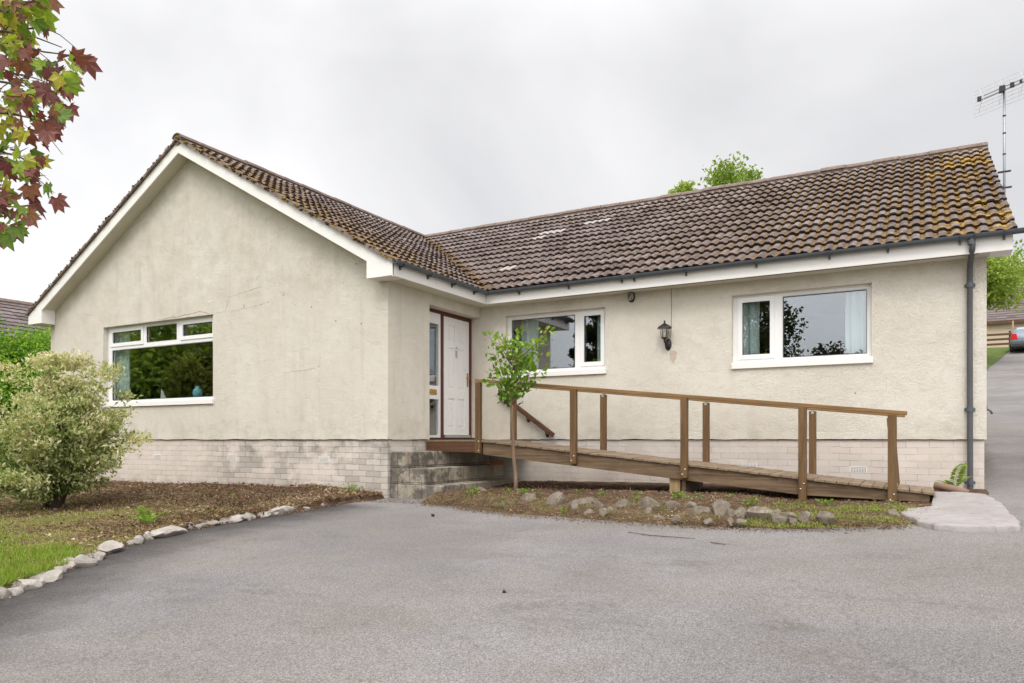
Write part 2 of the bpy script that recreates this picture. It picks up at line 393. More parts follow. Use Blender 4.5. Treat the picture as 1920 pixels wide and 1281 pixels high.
def m_steps():
    g = G('stained_concrete')
    X = g.xyz()
    c = g.mix(g.mr(g.noise(4, 6, .7), .35, .7), (.25, .215, .165), (.40, .35, .275))
    bl = g.math('ADD', g.mr(X[1], .9, .0, -.12, .10), g.noise(3.4, 6, .75))
    c = g.mix(g.math('MULTIPLY', g.mr(bl, .54, .66), .72), c, (.055, .05, .045))
    c = g.mix(g.math('MULTIPLY', g.mr(g.noise(6, 5, .7, g.mapv(loc=(3, 1, 2), scale=(1, 1, .5))), .60, .68), .7), c, (.40, .37, .33))
    # blockwork joints
    b = g.n('ShaderNodeTexBrick'); g.put(b.inputs['Vector'], g.comb(g.math('ADD', X[0], X[1]), g.math('ADD', X[2], .662), 0.0))
    b.inputs['Scale'].default_value = 1; b.inputs['Mortar Size'].default_value = .006; b.inputs['Brick Width'].default_value = .43; b.inputs['Row Height'].default_value = .235
    c = g.mix(g.math('MULTIPLY', b.outputs['Fac'], .7), c, (.06, .05, .045))
    h = g.math('ADD', g.noise(40, 5, .7), g.math('MULTIPLY', b.outputs['Fac'], -1))
    return g.done(g.pr(c, .9, g.bump(h, .8, .01), .25))
def m_pad():
    g = G('screeded_concrete')
    c = g.mix(g.mr(g.noise(2.2, 5, .65), .35, .7), (.355, .32, .305), (.43, .395, .38))
    c = g.mix(g.math('MULTIPLY', g.mr(g.noise(8, 6, .75), .5, .68), .5), c, (.235, .205, .18))
    c = g.mix(g.math('MULTIPLY', g.mr(g.noise(55, 4, .75), .55, .72), .35), c, (.20, .175, .16))
    return g.done(g.pr(c, .88, g.bump(g.math('ADD', g.noise(22, 6, .75), g.noise(150, 3)), .8, .014), .25))
def m_curtain():
    g = G('pale_curtain_cloth')
    c = g.mix(g.noise(20, 3), (.72, .82, .80), (.80, .88, .86))
    p = g.pr(c, .9, None, .1); t = g.n('ShaderNodeBsdfTranslucent'); g.put(t.inputs[0], c)
    m = g.n('ShaderNodeMixShader'); m.inputs[0].default_value = .3
    g.t.links.new(p, m.inputs[1]); g.t.links.new(t.outputs[0], m.inputs[2]); return g.done(m.outputs[0])

M = dict(
    render=m_render(), plinth=m_plinth(), tiles=m_tiles(), glass=m_glass(), asphalt=m_asphalt(), soil=m_soil(), ground=m_grassground(),
    steps=m_steps(), pad=m_pad(), curtain=m_curtain(),
    upvc=plain('white_upvc', (.80, .79, .77), .35, .03, 4),
    painted=plain('white_painted_board', (.80, .775, .735), .5, .06, 3, bump=.1),
    soffit=plain('cream_soffit', (.62, .585, .49), .7, .08, 3),
    maroon=plain('maroon_paint', (.105, .025, .018), .45, .2, 6),
    grey_plastic=plain('grey_gutter_plastic', (.085, .095, .108), .42, .2, 5),
    pipe=plain('grey_downpipe_plastic', (.085, .083, .088), .45, .2, 4),
    black=plain('black_metal', (.018, .016, .015), .4, .2, 9),
    dark=plain('dark_gap', (.03, .025, .02), .9, .2, 9),
    brass=plain('brass', (.55, .36, .11), .3, .15, 12, metal=.9),
    chrome=plain('galvanised_steel', (.55, .56, .57), .35, .1, 12, metal=.8),
    alu=plain('dull_aluminium', (.34, .35, .37), .45, .1, 12, metal=.5),
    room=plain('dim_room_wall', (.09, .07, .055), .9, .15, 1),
    timber_sill=plain('orange_timber', (.30, .15, .06), .5, .2, 6),
    vase=plain('turquoise_glaze', (.20, .55, .58), .25, .12, 9),
    brick=plain('orange_brick', (.34, .13, .05), .85, .2, 20, bump=.4),
    pipe_clay=plain('terracotta', (.24, .15, .105), .85, .2, 14, bump=.4),
    post=m_wood('stained_post_timber', (.10, .052, .02), (.175, .10, .04), 'z', wear=(.18, .125, .065)),
    rail=m_wood('stained_rail_timber', (.17, .09, .032), (.265, .155, .062), 'x'),
    handrail=m_wood('dark_brown_handrail', (.075, .032, .017), (.12, .058, .03), 'x'),
    stringer=m_wood('weathered_stringer_timber', (.085, .05, .026), (.20, .135, .078), 'x'),
    deck=m_wood('weathered_deck_timber', (.165, .115, .07), (.26, .19, .125), 'y'),
    raw=m_wood('rough_sawn_post', (.26, .17, .08), (.36, .26, .13), 'z'),
    bark=m_wood('grey_brown_bark', (.075, .055, .038), (.15, .115, .08), 'z', .9),
    sapbark=m_wood('young_bark', (.14, .09, .055), (.27, .19, .125), 'z', .8),
    kerb=m_stone('pale_edging_stone', (.33, .29, .255), (.52, .475, .43), .3),
    rock=m_stone('mossy_rock', (.12, .092, .068), (.30, .255, .205), .8),
    ridge=m_stone('lichened_ridge_tile', (.17, .125, .105), (.29, .225, .19), .45),
    moss=m_leaf('roof_moss', [(0, (.05, .028, .012)), (.55, (.11, .065, .022)), (.8, (.20, .14, .03)), (1, (.36, .25, .03))], .1, .9, .1),
    litter=m_leaf('dead_leaf_litter', [(0, (.075, .042, .027)), (.35, (.19, .11, .065)), (.7, (.37, .26, .155)), (1, (.64, .52, .37))], .15, .8, .15),
    grass=m_leaf('grass_blade', [(0, (.17, .30, .03)), (.45, (.36, .48, .07)), (.6, (.44, .43, .12)), (1, (.66, .54, .32))], .4, .6, .2),
    weed=m_leaf('weed_leaf', [(0, (.13, .24, .03)), (1, (.30, .42, .06))], .4),
    fern=m_leaf('fern_frond', [(0, (.24, .38, .05)), (1, (.36, .48, .10))], .4),
    shrub=m_leaf('variegated_leaf', [(0, (.11, .19, .045)), (.25, (.24, .34, .09)), (.5, (.46, .50, .20)), (.8, (.70, .69, .40)), (1, (.80, .70, .48))], .35),
    sapling=m_leaf('fresh_green_leaf', [(0, (.10, .20, .025)), (.5, (.22, .38, .04)), (1, (.42, .56, .07))], .4, .4),
    lime=m_leaf('lime_conifer_foliage', [(0, (.06, .17, .03)), (.45, (.20, .40, .04)), (1, (.55, .70, .07))], .4),
    tree=m_leaf('tree_leaf', [(0, (.15, .24, .04)), (.5, (.34, .46, .08)), (1, (.56, .64, .17))], .5),
    darktree=m_leaf('dark_tree_leaf', [(0, (.07, .13, .02)), (.5, (.27, .42, .06)), (1, (.55, .66, .10))], .55),
    oliveleaf=m_leaf('olive_tree_leaf', [(0, (.14, .18, .04)), (.5, (.36, .40, .07)), (1, (.60, .54, .12))], .45),
    dimtree=m_leaf('dull_tree_leaf', [(0, (.025, .035, .010)), (.5, (.065, .08, .02)), (1, (.15, .16, .045))], .25),
    maple=m_leaf('maple_leaf', [(0, (.16, .045, .045)), (.35, (.29, .11, .095)), (.5, (.38, .19, .12)), (.58, (.14, .26, .04)), (.85, (.32, .47, .06)), (1, (.62, .55, .08))], .5, .45),
)

# ------------------------------------------------------------------ ground levels
def base_z(x, y):
    x = np.asarray(x, float); y = np.asarray(y, float)
    xc = np.clip(x, -14, 20); yc = np.clip(y, -30, 2.5)
    return -.86 + .014 * xc + .04 * yc
def rise(x, y):
    x = np.asarray(x, float); y = np.asarray(y, float)
    t = np.clip(y - 2.5, 0, 43.5); z = .092 * t + .0012 * t * t
    dx = np.maximum(np.maximum(-9.6 - x, x - 7.35), 0); dy = np.maximum(np.maximum(-5 - y, y - 12.2), 0)
    return z * smooth01(np.hypot(dx, dy) / .5)
def gz(x, y): return base_z(x, y) + rise(x, y)
XL = [(-40, 22), (-14, 6.2), (-9, 3.6), (-7, 2.3), (-5.95, 1.45), (-5.3, .98), (-4.65, .48), (-3.95, .05), (-3.3, -.16), (-2.6, -.22), (-1.3, -.22), (-.6, -.2), (-.2, -.05), (2.4, -.1), (2.5, 7.3), (10, 7.35), (12, 7.5), (22, 8.15), (34.5, 9.7), (43, 11.2), (52, 13.2), (56, 14.2)]
XR = [(-40, 60), (-9, 40), (0, 22), (5, 15), (20, 14.3), (34, 15.2), (43, 16.4), (56, 19)]
def xl(y): return np.interp(y, [p[0] for p in XL], [p[1] for p in XL])
def xr(y): return np.interp(y, [p[0] for p in XR], [p[1] for p in XR])

def grid_mesh(name, Xg, Yg, Zg, mat, attrs=None, smooth=True):
    n, m = Xg.shape
    v = np.stack([Xg.ravel(), Yg.ravel(), Zg.ravel()], 1)
    f = []
    for i in range(n - 1):
        for j in range(m - 1):
            a = i * m + j; f.append((a, a + 1, a + m + 1, a + m))
    return meshobj(name, v, f, mat, None, smooth, attrs)

# terrain: one sheet to the horizon
def axis_coords(lo, hi, inner_lo, inner_hi, step):
    a = list(np.arange(inner_lo, inner_hi + .01, step)); d = step
    x = inner_lo
    left = []
    while x > lo: d *= 1.5; x -= d; left.append(x)
    d = step; x = inner_hi; right = []
    while x < hi: d *= 1.5; x += d; right.append(x)
    return np.array(left[::-1] + a + right)
gx = axis_coords(-900, 900, -26, 26, .8); gy = axis_coords(-900, 900, -22, 64, .8)
YY, XX = np.meshgrid(gy, gx, indexing='ij')
ZZ = gz(XX, YY) - .10 - .0
ZZ = np.where((XX > -9.9) & (XX < 7.4) & (YY > -.5) & (YY < 12), np.minimum(ZZ, -1.0), ZZ)
tag(grid_mesh('ground', XX, YY, ZZ, M['ground']), 'grassy sloping ground around the bungalow', None, None, 'structure')
# grass verge left of the road where it climbs
ys = np.concatenate([np.linspace(10, 50, 60)]); us = np.linspace(0, 1, 8)
X2 = np.array([[xl(y) + .05 - (1 - u) * 3.0 for u in us] for y in ys]); Y2 = np.repeat(ys[:, None], len(us), 1)
tag(grid_mesh('grass_verge', X2, Y2, gz(X2, Y2) + .03 + .10 * (1 - us)[None, :], M['ground']), 'strip of grass beside the climbing road', None, None, 'structure')

# driveway
ys = np.concatenate([np.linspace(-40, -10, 12), np.linspace(-9.8, 2.45, 120), np.linspace(2.5, 56, 90)])
us = np.linspace(0, 1, 60) ** 1.8
X2 = np.array([[xl(y) + (xr(y) - xl(y)) * u for u in us] for y in ys]); Y2 = np.repeat(ys[:, None], len(us), 1)
edge = X2 - np.array([xl(y) for y in ys])[:, None]
edge = np.where(Y2 > 2.4, 5, edge); edge = np.where((Y2 > -.9), np.minimum(edge, 5) + np.clip((Y2 + .9) * 3, 0, 5), edge)
Z2 = gz(X2, Y2) + .010 * vnoise(X2, Y2, .9, 3) * (Y2 < 2)
tag(grid_mesh('driveway', X2, Y2, Z2, M['asphalt'], {'edge': edge.ravel()}), 'pale grey worn tarmac driveway', None, None, 'structure')

# left garden bed
def bed_z(x, y):
    z = base_z(x, y) + .055 + .10 * smooth01((np.asarray(y) + 2.0) / 1.9) * smooth01((-np.asarray(x)) / 2.0 + .25)
    return z + .022 * vnoise(x, y, 2.3, 1) + .012 * vnoise(x, y, 6, 2)
ys = np.linspace(-10, .03, 130); us = 1 - np.linspace(0, 1, 90) ** 1.6
X2 = np.array([[xl(y) + .01 - (1 - u) * (xl(y) + 13) for u in us] for y in ys]); Y2 = np.repeat(ys[:, None], len(us), 1)
d = np.array([xl(y) for y in ys])[:, None] - X2
Z2 = bed_z(X2, Y2); Z2 = base_z(X2, Y2) - .02 + (Z2 - base_z(X2, Y2) + .02) * smooth01(d / .12 + .1)
def greenness(x, y):
    g1 = smooth01((-3.45 - y + .55 * vnoise(x, y, 1.4, 5)) / 1.3)
    g2 = np.maximum(.8 * smooth01((-1.7 - y) / 1.0) * smooth01((-1.0 - x) / 1.2) * smooth01((.75 + vnoise(x, y, 1.3, 31)) / .6), .45 * smooth01((-2.3 - y) / .8) * smooth01((.25 + vnoise(x, y, 2.1, 9)) / .5))
    return np.maximum(g1, g2)
tag(grid_mesh('garden_bed', X2, Y2, Z2, M['soil'], {'green': greenness(X2, Y2).ravel()}), 'brown littered garden bed below the gable wall', None, None, 'structure')

# bed under the ramp
YF = [(.85, -.42), (1.5, -.55), (2.1, -.85), (2.7, -1.10), (3.6, -1.27), (4.8, -1.34), (5.6, -1.40), (6.2, -1.15), (6.6, -.9), (6.85, -.7), (7.3, 1.75), (7.52, 2.05)]
def yf(x): return np.interp(x, [p[0] for p in YF], [p[1] for p in YF])
def bed2_z(x, y):
    x = np.asarray(x, float); y = np.asarray(y, float)
    z = base_z(x, y) + .035 + .085 * smooth01((y - yf(x) - .12) / .35) * smooth01((6.0 - x) / 1.5) - .075 * smooth01((y - .2) / 1.2)
    return np.maximum(z, base_z(x, y) + .018) + .016 * vnoise(x, y, 3.1, 8) * smooth01((.9 - y) / .6) + .01 * vnoise(x, y, 8, 9)
xs = np.linspace(.85, 7.5, 120); us = np.linspace(0, 1, 60) ** 1.5
X2 = np.repeat(xs[:, None], len(us), 1); Y2 = np.array([[yf(x) + (2.6 - yf(x)) * u for u in us] for x in xs])
Z2 = bed2_z(X2, Y2); dd = Y2 - np.array([yf(x) for x in xs])[:, None]
Z2 = base_z(X2, Y2) - .015 + (Z2 - base_z(X2, Y2) + .015) * smooth01(dd / .2)
gr2 = .4 * smooth01((X2 - 5.3) / .8) * smooth01((.7 - Y2) / .8) + .25 * smooth01((.2 - Y2) / .6)
bed2 = grid_mesh('planting_bed', X2, Y2, Z2, M['soil'], {'green': gr2.ravel()})
tag(bed2, 'narrow leaf littered bed running beneath the wooden ramp', None, None, 'structure')

# concrete pad at the foot of the ramp
pad = [(6.90, 1.62), (6.86, .40), (6.65, .03), (6.60, -.25), (6.70, -.55), (6.78, -.85), (6.88, -1.02), (7.1, -1.04), (7.40, -.98), (7.50, -.86), (7.53, -.62), (7.52, .1), (7.51, .9), (7.42, 1.42), (7.15, 1.66)]
pv = []; N_ = len(pad)
fine = []
for i in range(N_):
    a = Vector(pad[i]); b = Vector(pad[(i + 1) % N_])
    for k in range(6):
        q = a.lerp(b, k / 6); fine.append((q.x + .022 * float(vnoise(q.x, q.y, 6, 4)) + .012 * float(vnoise(q.x, q.y, 19, 5)), q.y + .022 * float(vnoise(q.y, q.x, 6, 6)) + .012 * float(vnoise(q.y, q.x, 19, 7))))
cxp = sum(p[0] for p in fine) / len(fine); cyp = sum(p[1] for p in fine) / len(fine)
n_ = len(fine); pf = []
def padz(x, y): return float(base_z(x, y)) + .058 + .02 * (y > 1)
rings = [(.992, -.09), (1.0, -.012), (.985, 0)] + [(q, .0) for q in (.85, .6, .3)]
for s_, dz in rings:
    for (x, y) in fine:
        X_ = cxp + (x - cxp) * s_; Y_ = cyp + (y - cyp) * s_
        pv.append((X_, Y_, padz(X_, Y_) + dz + .006 * float(vnoise(X_, Y_, 4, 2))))
for r_ in range(len(rings) - 1):
    for i in range(n_):
        j = (i + 1) % n_; pf.append((r_ * n_ + i, r_ * n_ + j, (r_ + 1) * n_ + j, (r_ + 1) * n_ + i))
pf.append(tuple((len(rings) - 1) * n_ + i for i in range(n_)))
tag(meshobj('concrete_pad', pv, pf, M['pad'], None, True), 'rough pale concrete apron at the foot of the wooden ramp', None, None, 'structure')

# ------------------------------------------------------------------ the bungalow
W, D, LX = 8.606, 2.556, 7.502
SL = .565
house = tag(empty('bungalow'), 'cream harled bungalow with gabled wing and mossy brown tiled roof', 'house')
RX = -W / 2; APZ = 5.10
def wing_z(x): return APZ - SL * abs(x - RX)
MY = 6.83
def main_z(y): return APZ + .01 - SL * abs(y - MY)

def wall_cells(mb, P, u0, u1, z0, z1, holes, depth, nrm):
    """P(u, z, n) -> point; n is measured into the wall"""
    us = sorted({u0, u1, *[h[0] for h in holes], *[h[1] for h in holes]}); zs = sorted({z0, z1, *[h[2] for h in holes], *[h[3] for h in holes]})
    for i in range(len(us) - 1):
        for j in range(len(zs) - 1):
            cu, cz = (us[i] + us[i + 1]) / 2, (zs[j] + zs[j + 1]) / 2
            if any(h[0] < cu < h[1] and h[2] < cz < h[3] for h in holes): continue
            mb.add([P(us[i], zs[j], 0), P(us[i + 1], zs[j], 0), P(us[i + 1], zs[j + 1], 0), P(us[i], zs[j + 1], 0)], [(0, 1, 2, 3)])
    for a, b, c, d_ in holes:
        for p, q in (((a, c), (b, c)), ((b, c), (b, d_)), ((b, d_), (a, d_)), ((a, d_), (a, c))):
            mb.add([P(*p, 0), P(*q, 0), P(*q, depth), P(*p, depth)], [(0, 1, 2, 3)])
wall = MB()
H1 = (-6.85, -3.76, .60, 2.13)
H2 = (.51, 2.35, 1.045, 2.125)
H3 = (4.34, 6.195, 1.03, 2.115)
PF = lambda u, z, n: (u, n, z)
PM = lambda u, z, n: (u, D + n, z)
PR = lambda u, z, n: (-n, u, z)
wall_cells(wall, PF, -W, 0, .1, 2.3, [H1], .22, 1)
wall.add([(-W, 0, 2.3), (0, 0, 2.3), (0, 0, wing_z(0) - .17), (RX, 0, APZ - .17), (-W, 0, wing_z(0) - .17)], [(0, 1, 2, 3, 4)])
wall_cells(wall, PM, 0, LX, .1, 2.45, [H2, H3], .2, 1)
RY0 = 1.03                                             # recess for the door starts here
wall.add([PR(0, .1, 0), PR(RY0, .1, 0), PR(RY0, 2.45, 0), PR(0, 2.45, 0)], [(0, 1, 2, 3)])
wall.add([PR(RY0, 2.13, 0), PR(D, 2.13, 0), PR(D, 2.45, 0), PR(RY0, 2.45, 0)], [(0, 1, 2, 3)])
wall.add([PR(RY0, 2.13, 0), PR(D, 2.13, 0), PR(D, 2.13, .4), PR(RY0, 2.13, .4)], [(3, 2, 1, 0)])
wall.add([PR(RY0, -.2, 0), PR(RY0, 2.13, 0), PR(RY0, 2.13, .4), PR(RY0, -.2, .4)], [(0, 1, 2, 3)])
wall.add([(-.4, D, -.2), (0, D, -.2), (0, D, 2.13), (-.4, D, 2.13)], [(0, 1, 2, 3)])
# right gable end and hidden sides
wall.add([(LX, D, .1), (LX, 11.1, .1), (LX, 11.1, 2.45), (LX, MY, APZ - .05), (LX, D, 2.45)], [(0, 1, 2, 3, 4)])
wall.add([(-W, 0, .1), (-W, 11.1, .1), (-W, 11.1, 2.45), (-W, 0, 2.45)], [(3, 2, 1, 0)])
wall.add([(-W, 11.1, .1), (LX, 11.1, .1), (LX, 11.1, 2.45), (-W, 11.1, 2.45)], [(3, 2, 1, 0)])
# ragged drip edge of the render, a few mm unsteady
def drip(P, u0, u1, step=.06):
    n = max(2, int((u1 - u0) / step)); us = np.linspace(u0, u1, n)
    for i in range(n - 1):
        za = float(.006 * vnoise(us[i], u0, 4, 3) + .004 * vnoise(us[i], u0, 13, 4)); zb = float(.006 * vnoise(us[i + 1], u0, 4, 3) + .004 * vnoise(us[i + 1], u0, 13, 4))
        wall.add([P(us[i], za, -.004), P(us[i + 1], zb, -.004), P(us[i + 1], .1, 0), P(us[i], .1, 0)], [(0, 1, 2, 3)])
        wall.add([P(us[i], za, -.004), P(us[i + 1], zb, -.004), P(us[i + 1], zb + .004, .03), P(us[i], za + .004, .03)], [(3, 2, 1, 0)])
drip(PF, -W, 0); drip(PM, 0, LX); drip(PR, 0, RY0)
drip(lambda u, z, n: (LX - n, u, z), D, 11.1, .3)
wo = wall.build('wall', M['render'], house)
pl = MB()
i_ = .024
pl.box(-W + i_, -i_, i_, 6, -1.6, -.012); pl.box(-3, LX - i_, D + i_, 11, -1.6, -.012)
pl.build('plinth', M['plinth'], house)
dp = MB(); dp.box(-W + .03, -.03, .030, 6, -.012, .02); dp.box(-2.9, LX - .03, D + .030, 10.9, -.0115, .018)
dp.build('damp_course', M['dark'], house)

# brown cracks and chips in the render of the wing
ckm = MB()
def crack(pts, wd):
    pp = []
    for i in range(len(pts) - 1):
        a = Vector(pts[i]); b = Vector(pts[i + 1]); n = max(2, int((b - a).length / .04))
        for k in range(n): q = a.lerp(b, k / n); pp.append((q.x + random.uniform(-.01, .01), q.y + random.uniform(-.008, .008)))
    pp.append(pts[-1])
    for i in range(len(pp) - 1):
        w_ = wd * random.uniform(.2, .8)
        ckm.bar((pp[i][0], .0, pp[i][1]), (pp[i + 1][0], .0, pp[i + 1][1]), w_, .003, (0, 1, 0))
crack([(-3.76, 2.13), (-3.45, 2.15), (-3.38, 2.38), (-2.6, 2.48)], .005)
crack([(-3.3, 2.14), (-2.5, 2.20)], .006)
crack([(-2.1, 1.05), (-1.4, 1.10)], .006)
crack([(-7.4, 2.42), (-7.1, 2.38)], .006)
crack([(-5.2, 2.145), (-4.6, 2.165), (-4.1, 2.20), (-3.85, 2.15)], .018)
for (x, z) in [(-3.0, 2.2), (-2.45, 2.22), (-2.1, 2.3), (-1.9, 2.16), (-1.85, 2.12), (-1.65, 2.13), (-1.5, 2.05), (-.85, 2.36), (-.35, 2.2), (-2.7, 2.62), (-1.0, 1.8), (-.5, 1.72), (-2.6, .95), (-1.75, 1.06), (-.6, 2.62), (-1.35, 1.12)]:
    r_ = random.uniform(.006, .016)
    ckm.hexa([(x - r_, -.0012, z - r_ * .6), (x + r_ * .7, -.0012, z - r_), (x + r_ * .7, .002, z - r_), (x - r_, .002, z - r_ * .6), (x - r_ * .6, -.0012, z + r_), (x + r_, -.0012, z + r_ * .5), (x + r_, .002, z + r_ * .5), (x - r_ * .6, .002, z + r_)])
ckm.build('crack', plain('cracked_brown_render', (.30, .25, .19), .95, .3, 20), house)['kind'] = 'stuff'

# ---- roof tiles
def tile_slope(name, O, U, S, length, ncourse, gauge, roll, amp, thick, parent, mat, cols=8, jit=1.0, whites=()):
    O = Vector(O); U = Vector(U).normalized(); S = Vector(S).normalized(); Nn = U.cross(S).normalized()
    if Nn.z < 0: Nn = -Nn
    nroll = int(math.ceil(length / roll)); u = np.arange(nroll * cols + 1) * roll / cols
    u = u[u <= length + 1e-6]; nc = len(u)
    ph = (u / roll) % 1.0
    prof = amp * smooth01((.36 - np.abs(ph - .5)) / .17)
    prof[ph < .02] = 0
    pan = 1 - prof / amp
    V = []; F = []; TI = []; PA = []
    O_ = np.array(O); U_ = np.array(U); S_ = np.array(S); N_ = np.array(Nn)
    tid = np.floor(u / (2 * roll) + .25).astype(int)
    for k in range(ncourse):
        r1 = rng.normal(0, 1, tid.max() + 2); r2 = rng.normal(0, 1, tid.max() + 2); tt = np.clip(rng.normal(.5, .2, tid.max() + 2), 0, .93)
        for (kk, ii) in whites:
            if kk == k: tt[ii] = 1.0
        ds = (r1 * .009 * jit)[tid]; dn = (r2 * .004 * jit)[tid]; ti = tt[tid]
        s0 = k * gauge + ds; s1 = (k + 1) * gauge + .035 + 0 * ds
        b0 = len(V) and sum(len(q) for q in V)
        low = O_ + np.outer(u, U_) + np.outer(s0, S_) + np.outer(prof + thick + dn, N_)
        lowb = O_ + np.outer(u, U_) + np.outer(s0 + .035, S_) + np.outer(prof + dn + .002, N_)
        mid = O_ + np.outer(u, U_) + np.outer(s0 + gauge * .12, S_) + np.outer(prof + thick * .93 + dn, N_)
        top = O_ + np.outer(u, U_) + np.outer(s1, S_) + np.outer(prof * .9 + dn * .3, N_)
        for A in (lowb, low, mid, top): V.append(A); TI.append(ti); PA.append(pan)
        for r_ in range(3):
            a = b0 + r_ * nc
            for c in range(nc - 1): F.append((a + c, a + c + 1, a + nc + c + 1, a + nc + c))
    return np.concatenate(V), F, np.concatenate(TI), np.concatenate(PA)
RV = []; RF = []; RT = []; RP = []; off = 0
def add_slope(*a, **k):
    global off
    v, f, t, p = tile_slope(None, *a, parent=None, mat=None, **k)
    RV.append(v); RF.extend([tuple(i + off for i in q) for q in f]); RT.append(t); RP.append(p); off += len(v)
cs = math.cos(math.atan(SL)); sn = math.sin(math.atan(SL))
NC = 15
EO = .355                                               # tiles reach this far beyond the wall
slope_len = (4.55 + .08) / cs; gauge = slope_len / NC
# main front slope: left of the valley it dives under the wing's tiles
add_slope((-4.9, D - EO, main_z(D - EO) + .0), (1, 0, 0), (0, cs, sn), LX + .30 + 4.9, NC, gauge, .148, .027, .042, whites=[(3, 17), (9, 16), (10, 17), (10, 16), (11, 19), (11, 20)])
# wing right slope
add_slope((EO, -.30, wing_z(EO)), (0, 1, 0), (-cs, 0, sn), 7.5, NC, gauge, .148, .027, .042)
# wing left slope, back slope
add_slope((-W - EO, -.30, wing_z(-W - EO)), (0, 1, 0), (cs, 0, sn), 11.7, NC, gauge, .148, .027, .042, cols=8)
add_slope((-4.3, 11.1 + EO, main_z(11.1 + EO)), (1, 0, 0), (0, -cs, sn), LX + .3 + 4.3, NC, gauge, .148, .027, .042, cols=4)
roof = meshobj('roof', np.concatenate(RV), RF, M['tiles'], house, False, {'tint': np.concatenate(RT), 'pan': np.concatenate(RP)})
# underlay closes the eaves from below
ul = MB()
ul.add([(.28, -.25, wing_z(.28) - .03), (.28, 7, wing_z(.28) - .03), (RX, 7, APZ - .03), (RX, -.25, APZ - .03)], [(0, 1, 2, 3)])
ul.add([(-W - .28, -.25, wing_z(.28) - .03), (-W - .28, 11.3, wing_z(.28) - .03), (RX, 11.3, APZ - .03), (RX, -.25, APZ - .03)], [(3, 2, 1, 0)])
ul.add([(-4.6, D - .28, main_z(D - .28) - .03), (LX + .25, D - .28, main_z(D - .28) - .03), (LX + .25, MY, APZ - .03), (-4.6, MY, APZ - .03)], [(0, 1, 2, 3)])
ul.add([(-4.6, 11.35, main_z(11.35) - .03), (LX + .25, 11.35, main_z(11.35) - .03), (LX + .25, MY, APZ - .03), (-4.6, MY, APZ - .03)], [(3, 2, 1, 0)])
ul.build('underlay', M['dark'], house)
# ridge tiles: half rounds with mortar joints
def ridge(a, b, rad=.105):
    a = Vector(a); b = Vector(b); d = (b - a); Ln = d.length; d.normalize(); sd_ = d.cross(Vector((0, 0, 1))).normalized()
    mb = MB(); n = int(Ln / .45); st = Ln / n; seg = 9
    for i in range(n):
        jz = random.uniform(-.008, .008); jr = random.uniform(-.006, .006)
        v = []
        for e, rr in ((0.004, rad + .004 + jr), (st - .012, rad + jr)):
            for inner in (0, 1):
                for k in range(seg):
                    an = math.pi * (k / (seg - 1)); r_ = rr - .02 * inner
                    v.append(a + d * (i * st + e) + sd_ * (math.cos(an) * r_ * 1.12) + Vector((0, 0, math.sin(an) * r_ * .82 + jz - .02)))
        f = []
        for k in range(seg - 1):
            f.append((k, k + 1, 2 * seg + k + 1, 2 * seg + k)); f.append((seg + k + 1, seg + k, 3 * seg + k, 3 * seg + k + 1))
            f.append((k + 1, k, seg + k, seg + k + 1)); f.append((2 * seg + k, 2 * seg + k + 1, 3 * seg + k + 1, 3 * seg + k))
        f.append((0, 2 * seg, 3 * seg, seg)); f.append((seg - 1, 2 * seg - 1, 4 * seg - 1, 3 * seg - 1))
        mb.add(v, f)
    # mortar core
    mb.tube([a - d * -.02 + Vector((0, 0, -.035)), b + Vector((0, 0, -.035))], rad * .93, 12)
    return mb
ridge((RX, -.31, APZ + .045), (RX, MY, APZ + .045)).build('ridge_cap', M['ridge'], house, autosm=True)
ridge((RX - .1, MY, APZ + .05), (LX + .30, MY, APZ + .05)).build('ridge_cap', M['ridge'], house, autosm=True)

# moss lumps on tiles (nobody could count them)
def blobs(P, Sx, Nrm, mat, name, parent):
    ico = []; t = (1 + 5 ** .5) / 2
    for a in (-1, 1):
        for b in (-t, t): ico += [(0, a, b), (a, b, 0), (b, 0, a)]
    ico = np.array(ico); ico /= np.linalg.norm(ico[0])
    bm = bmesh.new(); [bm.verts.new(p) for p in ico]; bm.verts.ensure_lookup_table(); r_ = bmesh.ops.convex_hull(bm, input=bm.verts)
    bm.verts.index_update(); fa = np.array([[v.index for v in f.verts] for f in bm.faces]); bm.free()
    n = len(P); V = (ico[None] * (1 + rng.uniform(-.25, .25, (n, 12, 1)))) * Sx[:, None, :]
    V = V + P[:, None, :]
    F = (fa[None] + (np.arange(n) * 12)[:, None, None]).reshape(-1, 3)
    o = meshobj(name, V.reshape(-1, 3), F, mat, parent, True, {'tint': np.repeat(rng.uniform(0, 1, n), 12)})
    return o
P = []; Sx = []
for _ in range(1000):                                   # wing slope, thick by the front verge and the valley
    y = -.28 + abs(rng.exponential(.7)); x = EO - rng.uniform(0, 4.6)
    if y > 5: continue
    xq = EO - (round((EO - x) / .31) * .31 + rng.uniform(-.05, .05)); yq = -.30 + (round((y + .30) / .148)) * .148 + rng.normal(0, .025)
    P.append((xq, yq, wing_z(xq) + .025)); q = rng.uniform(.010, .026); Sx.append((q * 1.2, q, q * .55))
for _ in range(900):                                    # right verge and ridge line of the main roof
    x = LX + .28 - abs(rng.exponential(.9)); y = D - EO + rng.uniform(0, 4.5)
    xq = -4.9 + round((x + 4.9) / .148) * .148 + rng.normal(0, .03)
    if xq > LX + .28: continue
    P.append((xq, y, main_z(y) + .025)); q = rng.uniform(.008, .020); Sx.append((q * 1.2, q * 1.2, q * .45))
for _ in range(170):                                    # valley
    s_ = rng.uniform(.0, 4.3); P.append((.3 - s_ + rng.normal(0, .05), D - .27 + s_ + rng.normal(0, .05), main_z(D - .27 + s_) + .035)); q = rng.uniform(.012, .03); Sx.append((q, q, q * .6))
